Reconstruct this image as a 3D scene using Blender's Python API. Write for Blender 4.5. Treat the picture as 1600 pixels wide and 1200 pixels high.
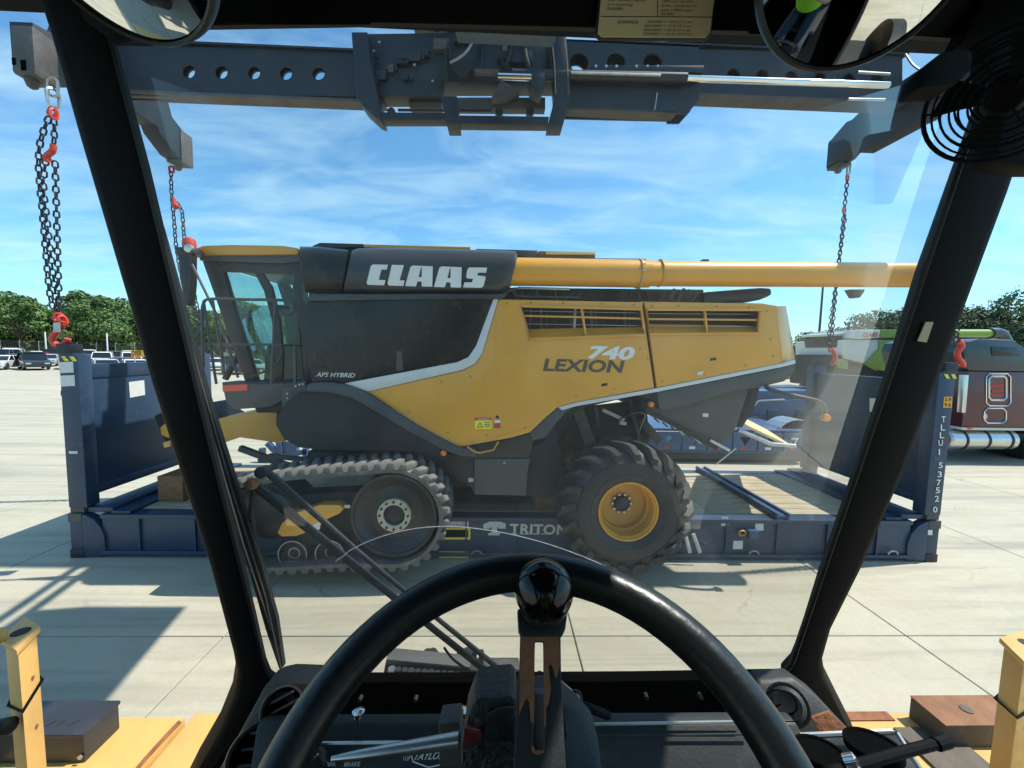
import bpy, bmesh, math, random
from mathutils import Vector as V, Matrix, noise
for o in list(bpy.data.objects): bpy.data.objects.remove(o)
SC = bpy.context.scene; COL = SC.collection
R_ = math.radians; PI = math.pi

# ------------------------------------------------------------------ camera
CAM_H = 2.916; FPX = 629.5; PITCH = 0.07936; YAW = 0.03163; ROLL = 0.02129
CP = V((0, 0, CAM_H))
FW = V((math.sin(YAW)*math.cos(PITCH), math.cos(YAW)*math.cos(PITCH), -math.sin(PITCH)))
r0 = V((math.cos(YAW), -math.sin(YAW), 0)); u0 = r0.cross(FW)
RT = math.cos(ROLL)*r0 + math.sin(ROLL)*u0
UP = -math.sin(ROLL)*r0 + math.cos(ROLL)*u0
cd = bpy.data.cameras.new('camera'); cam = bpy.data.objects.new('camera', cd); COL.objects.link(cam)
cd.sensor_width = 36; cd.lens = 36*FPX/1600; cd.clip_start = 0.02; cd.clip_end = 2000
m3 = Matrix((RT, UP, -FW)).transposed(); cam.matrix_world = Matrix.Translation(CP) @ m3.to_4x4()
SC.camera = cam
# ------------------------------------------------------------------ sky
SUN = V((0.62, 0.085, 1.0)).normalized()
elev = math.asin(SUN.z); az = math.atan2(SUN.x, SUN.y)
w = bpy.data.worlds.new('World'); SC.world = w; w.use_nodes = True
nt = w.node_tree; N = nt.nodes; L = nt.links
bg = N['Background']; bg.inputs[1].default_value = 0.15
sky = N.new('ShaderNodeTexSky'); sky.sky_type = 'NISHITA'; sky.sun_disc = False
sky.sun_elevation = elev; sky.sun_rotation = az; sky.air_density = 1.0; sky.dust_density = 0.6; sky.ozone_density = 2.2
tc = N.new('ShaderNodeTexCoord'); sx = N.new('ShaderNodeSeparateXYZ'); L.new(tc.outputs['Generated'], sx.inputs[0])
# project the direction on a flat cloud layer
ad = N.new('ShaderNodeMath'); ad.operation = 'ADD'; L.new(sx.outputs[2], ad.inputs[0]); ad.inputs[1].default_value = 0.16
cb = N.new('ShaderNodeCombineXYZ')
for i in (0, 1):
    dv = N.new('ShaderNodeMath'); dv.operation = 'DIVIDE'; L.new(sx.outputs[i], dv.inputs[0]); L.new(ad.outputs[0], dv.inputs[1]); L.new(dv.outputs[0], cb.inputs[i])
mp = N.new('ShaderNodeMapping'); mp.inputs['Rotation'].default_value = (0, 0, 0.5); mp.inputs['Scale'].default_value = (1.0, 2.3, 1)
L.new(cb.outputs[0], mp.inputs[0])
n1 = N.new('ShaderNodeTexNoise'); n1.inputs['Scale'].default_value = 1.9; n1.inputs['Detail'].default_value = 12; n1.inputs['Roughness'].default_value = 0.57; n1.inputs['Distortion'].default_value = 0.5
L.new(mp.outputs[0], n1.inputs['Vector'])
cr = N.new('ShaderNodeValToRGB'); cr.color_ramp.elements[0].position = 0.40; cr.color_ramp.elements[1].position = 0.84
cr.color_ramp.elements[0].color = (0, 0, 0, 1); cr.color_ramp.elements[1].color = (0.72, 0.72, 0.72, 1)
L.new(n1.outputs[0], cr.inputs[0])
mx = N.new('ShaderNodeMixRGB'); L.new(cr.outputs[0], mx.inputs[0]); mx.inputs[2].default_value = (3.6, 5.2, 5.8, 1)
tint = N.new('ShaderNodeMixRGB'); tint.blend_type = 'MULTIPLY'; tint.inputs[0].default_value = 1; tint.inputs[2].default_value = (0.58, 0.96, 1.08, 1)
L.new(sky.outputs[0], tint.inputs[1]); L.new(tint.outputs[0], mx.inputs[1]); L.new(mx.outputs[0], bg.inputs[0])
# ------------------------------------------------------------------ sun
sd = bpy.data.lights.new('sun', 'SUN'); sd.energy = 4.6; sd.angle = R_(0.53); sd.color = (1, 0.95, 0.86)
so = bpy.data.objects.new('sun', sd); COL.objects.link(so); so.rotation_euler = (-SUN).to_track_quat('-Z', 'Y').to_euler(); so.location = (10, 0, 30)
vs = SC.view_settings; vs.view_transform = 'Standard'; vs.look = 'None'; vs.exposure = 0.44; vs.gamma = 1; SC.cycles.max_bounces = 6; SC.cycles.diffuse_bounces = 2; SC.cycles.glossy_bounces = 4; SC.cycles.transparent_max_bounces = 12; SC.cycles.use_adaptive_sampling = True; SC.cycles.adaptive_threshold = 0.02; SC.cycles.caustics_reflective = False; SC.cycles.caustics_refractive = False; vs.use_curve_mapping = False

# ------------------------------------------------------------------ pixel rays (photo is 1600 x 1200): where a measured line of sight meets a real plane
def ray(px, py): return FW + ((px-800)/FPX)*RT + ((600-py)/FPX)*UP
def W(px, py, Y): d = ray(px, py); return CP + d*(Y/d.y)
def G(px, py, z=0.0): d = ray(px, py); return CP + d*((z-CAM_H)/d.z)
def XP(px, py, X): d = ray(px, py); return CP + d*(X/d.x)
def C(px, py, dep): return CP + ray(px, py)*dep
WS_Y0, WS_Z0, WS_K = 0.80, 2.32, 0.18
def WS(px, py, off=0.0):          # the cab's sloping windscreen plane
    d = ray(px, py); t = (WS_Y0+off + WS_K*(WS_Z0-CAM_H))/(d.y + WS_K*d.z); return CP + d*t

# ------------------------------------------------------------------ materials
def M(name, col, rough=0.5, metal=0.0, var=0.12, scale=3.0, bump=0.0, bscale=40.0, dirt=None, damt=0.5, dscale=2.0, coat=0.0, spec=0.5, stretch=(1, 1, 1), emit=None, rust=None, rscale=6.0, ramt=0.3):
    m = bpy.data.materials.new(name); m.use_nodes = True; nt = m.node_tree; N = nt.nodes; L = nt.links
    b = N['Principled BSDF']; b.inputs['Roughness'].default_value = rough; b.inputs['Metallic'].default_value = metal
    b.inputs['Coat Weight'].default_value = coat; b.inputs['Specular IOR Level'].default_value = spec
    tc = N.new('ShaderNodeTexCoord'); mp = N.new('ShaderNodeMapping'); mp.inputs['Scale'].default_value = stretch
    L.new(tc.outputs['Object'], mp.inputs[0])
    n = N.new('ShaderNodeTexNoise'); n.inputs['Scale'].default_value = scale; n.inputs['Detail'].default_value = 6; n.inputs['Roughness'].default_value = 0.62
    L.new(mp.outputs[0], n.inputs['Vector'])
    mr = N.new('ShaderNodeMapRange'); mr.inputs[1].default_value = 0.3; mr.inputs[2].default_value = 0.7
    L.new(n.outputs[0], mr.inputs[0])
    mx = N.new('ShaderNodeMixRGB'); L.new(mr.outputs[0], mx.inputs[0])
    mx.inputs[1].default_value = tuple(c*(1-var) for c in col)+(1,); mx.inputs[2].default_value = tuple(min(1, c*(1+var)) for c in col)+(1,)
    out = mx.outputs[0]
    if dirt:
        n2 = N.new('ShaderNodeTexNoise'); n2.inputs['Scale'].default_value = dscale; n2.inputs['Detail'].default_value = 9; n2.inputs['Roughness'].default_value = 0.7
        L.new(mp.outputs[0], n2.inputs['Vector'])
        r2 = N.new('ShaderNodeMapRange'); r2.inputs[1].default_value = 0.75-0.42*damt; r2.inputs[2].default_value = 0.95-0.30*damt; r2.inputs[4].default_value = min(1, damt*1.25)
        L.new(n2.outputs[0], r2.inputs[0])
        m2 = N.new('ShaderNodeMixRGB'); L.new(r2.outputs[0], m2.inputs[0]); L.new(out, m2.inputs[1]); m2.inputs[2].default_value = tuple(dirt)+(1,)
        out = m2.outputs[0]
        rr = N.new('ShaderNodeMapRange'); rr.inputs[3].default_value = rough; rr.inputs[4].default_value = min(1, rough+0.35); L.new(r2.outputs[0], rr.inputs[0]); L.new(rr.outputs[0], b.inputs['Roughness'])
    if rust:
        n4 = N.new('ShaderNodeTexNoise'); n4.inputs['Scale'].default_value = rscale; n4.inputs['Detail'].default_value = 11; n4.inputs['Roughness'].default_value = 0.75; n4.inputs['Distortion'].default_value = 0.4
        L.new(mp.outputs[0], n4.inputs['Vector'])
        r4 = N.new('ShaderNodeMapRange'); r4.inputs[1].default_value = 0.76-0.2*ramt; r4.inputs[2].default_value = 0.80-0.2*ramt; r4.inputs[4].default_value = 0.85; L.new(n4.outputs[0], r4.inputs[0])
        m4 = N.new('ShaderNodeMixRGB'); L.new(r4.outputs[0], m4.inputs[0]); L.new(out, m4.inputs[1]); m4.inputs[2].default_value = tuple(rust)+(1,); out = m4.outputs[0]
    L.new(out, b.inputs['Base Color'])
    if bump:
        n3 = N.new('ShaderNodeTexNoise'); n3.inputs['Scale'].default_value = bscale; n3.inputs['Detail'].default_value = 5; L.new(mp.outputs[0], n3.inputs['Vector'])
        bp = N.new('ShaderNodeBump'); bp.inputs['Strength'].default_value = bump; bp.inputs['Distance'].default_value = 0.02; L.new(n3.outputs[0], bp.inputs['Height']); L.new(bp.outputs[0], b.inputs['Normal'])
    if emit:
        b.inputs['Emission Color'].default_value = tuple(emit)+(1,); b.inputs['Emission Strength'].default_value = 1
    return m
DUST = (0.36, 0.32, 0.25)
MT = {}
def mk(k, *a, **kw): MT[k] = M(k, *a, **kw)
mk('yellow', (0.67, 0.325, 0.034), 0.34, var=0.07, scale=1.4, dirt=(0.52, 0.30, 0.075), damt=0.5, dscale=2.2, coat=0.25, bump=0.03, bscale=3)
mk('hub_cream', (0.45, 0.42, 0.33), 0.5, var=0.12, scale=8, dirt=(0.2, 0.18, 0.13), damt=0.4, dscale=14)
mk('yellow_pale', (0.80, 0.60, 0.27), 0.45, var=0.06, dirt=(0.6, 0.5, 0.3), damt=0.3)
mk('dark', (0.014, 0.0155, 0.0165), 0.38, var=0.2, scale=2, dirt=(0.10, 0.095, 0.08), damt=0.4, dscale=1.5)
mk('dark_matte', (0.016, 0.017, 0.018), 0.7, var=0.25, dirt=(0.07, 0.065, 0.055), damt=0.45, dscale=3)
mk('cowl', (0.032, 0.038, 0.045), 0.36, var=0.1, dirt=(0.12, 0.12, 0.11), damt=0.3)
mk('tank', (0.008, 0.010, 0.012), 0.27, var=0.15, dirt=(0.05, 0.052, 0.046), damt=0.4, dscale=3, spec=0.35)
mk('trim', (0.050, 0.058, 0.068), 0.42, var=0.12, dirt=(0.13, 0.13, 0.12), damt=0.35)
mk('greybox', (0.070, 0.071, 0.066), 0.6, var=0.1, dirt=(0.16, 0.15, 0.12), damt=0.4)
mk('silver', (0.58, 0.62, 0.64), 0.35, var=0.04, metal=0.1)
mk('white', (0.74, 0.76, 0.76), 0.5, var=0.04)
mk('paper', (0.68, 0.69, 0.66), 0.6, var=0.06, scale=14)
mk('rubber', (0.020, 0.021, 0.0215), 0.58, var=0.3, scale=5, dirt=(0.075, 0.073, 0.066), damt=0.55, dscale=4, bump=0.15)
mk('rubber_track', (0.105, 0.104, 0.098), 0.8, var=0.35, scale=5, dirt=(0.25, 0.24, 0.21), damt=0.5, dscale=5, bump=0.2)
mk('rim', (0.58, 0.29, 0.035), 0.45, var=0.1, dirt=(0.22, 0.15, 0.06), damt=0.45, dscale=4)
mk('blue', (0.021, 0.047, 0.092), 0.45, var=0.15, scale=2.5, dirt=(0.075, 0.09, 0.115), damt=0.5, dscale=3.5, bump=0.06, bscale=10, rust=(0.16, 0.075, 0.04), rscale=4.0, ramt=0.62)
mk('blue_light', (0.036, 0.082, 0.18), 0.4, var=0.12, dirt=(0.16, 0.18, 0.22), damt=0.3, dscale=2)
mk('steel_dark', (0.010, 0.016, 0.026), 0.5, var=0.25, scale=2, dirt=(0.055, 0.055, 0.06), damt=0.5, dscale=2.5)
mk('steel_worn', (0.075, 0.072, 0.07), 0.6, var=0.3, scale=3, dirt=(0.20, 0.15, 0.11), damt=0.5, dscale=5, bump=0.2, bscale=18)
mk('chain', (0.030, 0.030, 0.034), 0.5, metal=0.3, var=0.3)
mk('galv', (0.42, 0.43, 0.42), 0.38, metal=0.85, var=0.2, scale=8)
mk('chrome', (0.80, 0.81, 0.80), 0.12, metal=1.0, var=0.04)
mk('red', (0.60, 0.060, 0.035), 0.5, var=0.15, scale=10, dirt=(0.62, 0.25, 0.16), damt=0.35, dscale=12)
mk('red_bright', (0.85, 0.09, 0.06), 0.4, var=0.05)
mk('orange', (0.85, 0.26, 0.03), 0.3, var=0.05)
mk('wood', (0.44, 0.37, 0.25), 0.8, var=0.3, scale=3, stretch=(0.6, 9, 9), dirt=(0.20, 0.16, 0.11), damt=0.45, dscale=4, bump=0.3, bscale=10)
mk('brownwood', (0.24, 0.13, 0.06), 0.8, var=0.3, scale=6, stretch=(1, 6, 6))
mk('hyellow', (0.66, 0.395, 0.125), 0.5, var=0.08, scale=4, dirt=(0.50, 0.30, 0.11), damt=0.5, dscale=6, bump=0.18, bscale=22, rust=(0.20, 0.09, 0.04), rscale=9.0, ramt=0.60)
mk('rust', (0.27, 0.105, 0.045), 0.85, var=0.35, scale=14, dirt=(0.13, 0.075, 0.05), damt=0.5, dscale=10, bump=0.3, bscale=60)
mk('rustbox', (0.105, 0.085, 0.065), 0.75, var=0.25, scale=8, dirt=(0.30, 0.26, 0.21), damt=0.33, dscale=26, bump=0.25, bscale=40)
mk('rusttop', (0.25, 0.115, 0.055), 0.8, var=0.3, scale=7, dirt=(0.13, 0.07, 0.045), damt=0.5, dscale=5, bump=0.2, bscale=50)
mk('boxblack', (0.030, 0.034, 0.042), 0.45, var=0.15, scale=6, dirt=(0.11, 0.095, 0.07), damt=0.45, dscale=5)
mk('cab_black', (0.0013, 0.0026, 0.0038), 0.6, var=0.25, scale=9, dirt=(0.003, 0.0045, 0.0058), damt=0.35, dscale=7, spec=0.12)
mk('sill_black', (0.0010, 0.0014, 0.0016), 0.75, var=0.3, dirt=(0.004, 0.004, 0.004), damt=0.3, dscale=9, spec=0.05)
mk('cab_plastic', (0.0062, 0.0088, 0.0098), 0.48, var=0.15, scale=30, bump=0.12, bscale=400, dirt=(0.05, 0.05, 0.045), damt=0.3, dscale=12)
mk('dash_grey', (0.014, 0.018, 0.0185), 0.55, var=0.15, scale=12, dirt=(0.10, 0.095, 0.085), damt=0.45, dscale=9, bump=0.06, bscale=200)
mk('wheel_black', (0.0085, 0.0105, 0.011), 0.33, var=0.25, scale=14, bump=0.05, bscale=120, dirt=(0.035, 0.036, 0.032), damt=0.4, dscale=9)
mk('knob', (0.004, 0.004, 0.005), 0.12, var=0.05, coat=0.1, spec=0.35)
mk('black_void', (0.0018, 0.0018, 0.0019), 0.9, var=0.1, spec=0.05)
mk('signal', (0.011, 0.014, 0.0145), 0.42, var=0.2, scale=40, bump=0.35, bscale=160)
mk('signal_red', (0.17, 0.02, 0.022), 0.25, var=0.2, scale=12, coat=0.4)
mk('placard', (0.50, 0.47, 0.31), 0.5, var=0.05, scale=6)
mk('ink', (0.015, 0.015, 0.015), 0.6, var=0.1)
mk('ink_red', (0.45, 0.04, 0.035), 0.6, var=0.1)
mk('sign_yellow', (0.82, 0.70, 0.05), 0.5, var=0.05)
mk('sign_orange', (0.80, 0.40, 0.03), 0.5, var=0.05)
mk('fade_white', (0.60, 0.60, 0.54), 0.6, var=0.06)
mk('lexion_ink', (0.085, 0.070, 0.045), 0.5, var=0.06)
mk('claas_red', (0.75, 0.05, 0.05), 0.5, var=0.05)
mk('lime', (0.20, 0.33, 0.03), 0.4, var=0.06, coat=0.2)
mk('bone', (0.62, 0.64, 0.60), 0.4, var=0.04)
mk('maroon', (0.085, 0.016, 0.022), 0.25, var=0.1, coat=0.4)
mk('truck_dark', (0.030, 0.040, 0.046), 0.28, var=0.1, coat=0.3)
mk('alu', (0.62, 0.62, 0.60), 0.28, metal=0.9, var=0.08, scale=6)
mk('bark', (0.10, 0.08, 0.06), 0.9, var=0.3, bump=0.5, bscale=8)
mk('post', (0.45, 0.46, 0.45), 0.5, metal=0.4)
mk('skin', (0.50, 0.29, 0.20), 0.55, var=0.06)
mk('hivis', (0.30, 0.62, 0.03), 0.6, var=0.06)
mk('navy', (0.02, 0.025, 0.04), 0.8)
mk('hat', (0.70, 0.74, 0.76), 0.3)
mk('seat', (0.03, 0.03, 0.032), 0.8)
mk('glassblack', (0.010, 0.013, 0.015), 0.06, var=0.05)

def glass(name, tint=(1, 1, 1), refl=0.9, dust=0.0, dustcol=(0.75, 0.78, 0.74), dscale=4.0, opaque=0.0):
    m = bpy.data.materials.new(name); m.use_nodes = True; nt = m.node_tree; N = nt.nodes; L = nt.links
    N.remove(N['Principled BSDF']); out = N['Material Output']
    t = N.new('ShaderNodeBsdfTransparent'); t.inputs[0].default_value = tuple(tint)+(1,)
    g = N.new('ShaderNodeBsdfGlossy'); g.inputs['Roughness'].default_value = 0.015; g.inputs[0].default_value = (1, 1, 1, 1)
    fr = N.new('ShaderNodeFresnel'); fr.inputs[0].default_value = 1.5
    mu = N.new('ShaderNodeMath'); mu.operation = 'MULTIPLY'; mu.inputs[1].default_value = refl; L.new(fr.outputs[0], mu.inputs[0])
    mx = N.new('ShaderNodeMixShader'); L.new(mu.outputs[0], mx.inputs[0]); L.new(t.outputs[0], mx.inputs[1]); L.new(g.outputs[0], mx.inputs[2])
    last = mx
    if dust > 0:
        tc = N.new('ShaderNodeTexCoord'); mp = N.new('ShaderNodeMapping'); mp.inputs['Scale'].default_value = (1, 1, 0.22); L.new(tc.outputs['Object'], mp.inputs[0])
        n = N.new('ShaderNodeTexNoise'); n.inputs['Scale'].default_value = dscale; n.inputs['Detail'].default_value = 10; n.inputs['Roughness'].default_value = 0.68; L.new(mp.outputs[0], n.inputs['Vector'])
        nr = N.new('ShaderNodeMapRange'); nr.inputs[1].default_value = 0.3; nr.inputs[2].default_value = 0.75; nr.inputs[3].default_value = dust*0.45; nr.inputs[4].default_value = dust*1.55; L.new(n.outputs[0], nr.inputs[0])
        sm = N.new('ShaderNodeMath'); L.new(nr.outputs[0], sm.inputs[0]); sm.inputs[1].default_value = 0.0
        d = N.new('ShaderNodeBsdfDiffuse'); d.inputs[0].default_value = tuple(dustcol)+(1,)
        tr = N.new('ShaderNodeBsdfTranslucent'); tr.inputs[0].default_value = tuple(dustcol)+(1,)
        dm = N.new('ShaderNodeMixShader'); dm.inputs[0].default_value = 0.5; L.new(d.outputs[0], dm.inputs[1]); L.new(tr.outputs[0], dm.inputs[2])
        m2 = N.new('ShaderNodeMixShader'); L.new(sm.outputs[0], m2.inputs[0]); L.new(mx.outputs[0], m2.inputs[1]); L.new(dm.outputs[0], m2.inputs[2]); last = m2
    L.new(last.outputs[0], out.inputs[0]); MT[name] = m
glass('windscreen_glass', (0.972, 0.982, 0.958), 0.20, 0.040, (0.90, 0.93, 0.92))
glass('clear_glass', (0.97, 0.985, 0.98), 0.4)
glass('teal_glass', (0.85, 0.965, 0.94), 0.45, 0.02, (0.55, 0.62, 0.56), 2.0)
mm = bpy.data.materials.new('mirror_glass'); mm.use_nodes = True; b = mm.node_tree.nodes['Principled BSDF']; b.inputs['Metallic'].default_value = 1; b.inputs['Roughness'].default_value = 0.02; b.inputs['Base Color'].default_value = (0.86, 0.88, 0.86, 1); MT['mirror'] = mm

def concrete(name):
    m = bpy.data.materials.new(name); m.use_nodes = True; nt = m.node_tree; N = nt.nodes; L = nt.links; b = N['Principled BSDF']; b.inputs['Roughness'].default_value = 0.85
    g = N.new('ShaderNodeNewGeometry')
    def nz(scale, detail, st=(1, 1, 1), rot=0, rough=0.6, dist=0):
        mp = N.new('ShaderNodeMapping'); mp.inputs['Scale'].default_value = st; mp.inputs['Rotation'].default_value = (0, 0, rot); L.new(g.outputs['Position'], mp.inputs[0])
        n = N.new('ShaderNodeTexNoise'); n.inputs['Scale'].default_value = scale; n.inputs['Detail'].default_value = detail; n.inputs['Roughness'].default_value = rough; n.inputs['Distortion'].default_value = dist; L.new(mp.outputs[0], n.inputs['Vector']); return n.outputs[0]
    def rng(s, a, b_, c, d):
        r = N.new('ShaderNodeMapRange'); r.inputs[1].default_value = a; r.inputs[2].default_value = b_; r.inputs[3].default_value = c; r.inputs[4].default_value = d; L.new(s, r.inputs[0]); return r.outputs[0]
    def mix(f, a, col, mode='MIX'):
        x = N.new('ShaderNodeMixRGB'); x.blend_type = mode; L.new(f, x.inputs[0])
        if hasattr(a, 'links'): L.new(a, x.inputs[1])
        else: x.inputs[1].default_value = a
        x.inputs[2].default_value = col; return x.outputs[0]
    c = mix(rng(nz(0.22, 5), 0.3, 0.7, 0, 1), (0.51, 0.46, 0.335, 1), (0.415, 0.38, 0.28, 1))
    c = mix(rng(nz(1.3, 8, rough=0.7), 0.42, 0.75, 0, 0.55), c, (0.52, 0.495, 0.405, 1))
    c = mix(rng(nz(1.6, 7, (0.12, 1.6, 1), 0.12, 0.65, 0.4), 0.50, 0.68, 0, 0.55), c, (0.22, 0.21, 0.175, 1))     # tyre scuffs
    c = mix(rng(nz(1.3, 7, (0.10, 1.5, 1), -0.5, 0.65, 0.5), 0.52, 0.66, 0, 0.55), c, (0.20, 0.195, 0.165, 1))
    c = mix(rng(nz(0.6, 9, rough=0.75, dist=0.3), 0.60, 0.70, 0, 0.55), c, (0.19, 0.185, 0.155, 1))                    # oil stains
    c = mix(rng(nz(9, 6, rough=0.7), 0.45, 0.75, 0, 0.38), c, (0.30, 0.285, 0.23, 1))
    c = mix(rng(nz(60, 3), 0.35, 0.65, 0, 0.4), c, (0.32, 0.305, 0.25, 1))
    c = mix(rng(nz(170, 2), 0.62, 0.72, 0, 0.5), c, (0.16, 0.15, 0.13, 1))
    # fine cracks
    mp = N.new('ShaderNodeMapping'); L.new(g.outputs['Position'], mp.inputs[0]); mp.inputs['Scale'].default_value = (0.55, 0.4, 1)
    dn = N.new('ShaderNodeTexNoise'); dn.inputs['Scale'].default_value = 2.5; dn.inputs['Detail'].default_value = 6; L.new(g.outputs['Position'], dn.inputs['Vector'])
    av = N.new('ShaderNodeMixRGB'); av.inputs[0].default_value = 0.16; L.new(mp.outputs[0], av.inputs[1]); L.new(dn.outputs['Color'], av.inputs[2])
    vo = N.new('ShaderNodeTexVoronoi'); vo.feature = 'DISTANCE_TO_EDGE'; vo.inputs['Scale'].default_value = 1.0; L.new(av.outputs[0], vo.inputs['Vector'])
    ck = rng(vo.outputs['Distance'], 0.0, 0.006, 1, 0)
    mu = N.new('ShaderNodeMath'); mu.operation = 'MULTIPLY'; L.new(ck, mu.inputs[0]); L.new(rng(nz(0.5, 4), 0.5, 0.62, 0, 0.55), mu.inputs[1])
    c = mix(mu.outputs[0], c, (0.13, 0.125, 0.11, 1))
    L.new(c, b.inputs['Base Color'])
    bp = N.new('ShaderNodeBump'); bp.inputs['Strength'].default_value = 0.25; bp.inputs['Distance'].default_value = 0.01; L.new(nz(30, 6), bp.inputs['Height']); L.new(bp.outputs[0], b.inputs['Normal'])
    MT[name] = m
concrete('concrete')
def foliage(name, c1, c2):
    m = bpy.data.materials.new(name); m.use_nodes = True; nt = m.node_tree; N = nt.nodes; L = nt.links; b = N['Principled BSDF']; b.inputs['Roughness'].default_value = 0.6
    b.inputs['Specular IOR Level'].default_value = 0.25
    g = N.new('ShaderNodeNewGeometry'); n = N.new('ShaderNodeTexNoise'); n.inputs['Scale'].default_value = 0.45; n.inputs['Detail'].default_value = 4; L.new(g.outputs['Position'], n.inputs['Vector'])
    ad = N.new('ShaderNodeMath'); ad.operation = 'ADD'; L.new(n.outputs[0], ad.inputs[0])
    ml = N.new('ShaderNodeMath'); ml.operation = 'MULTIPLY_ADD'; L.new(g.outputs['Random Per Island'], ml.inputs[0]); ml.inputs[1].default_value = 0.5; ml.inputs[2].default_value = -0.25; L.new(ml.outputs[0], ad.inputs[1])
    mr = N.new('ShaderNodeMapRange'); mr.inputs[1].default_value = 0.25; mr.inputs[2].default_value = 0.75; L.new(ad.outputs[0], mr.inputs[0])
    mx = N.new('ShaderNodeMixRGB'); L.new(mr.outputs[0], mx.inputs[0]); mx.inputs[1].default_value = c1+(1,); mx.inputs[2].default_value = c2+(1,); L.new(mx.outputs[0], b.inputs['Base Color'])
    MT[name] = m
foliage('leaf', (0.050, 0.105, 0.032), (0.13, 0.205, 0.055))
foliage('leaf_dark', (0.045, 0.075, 0.035), (0.11, 0.16, 0.065))

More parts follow.
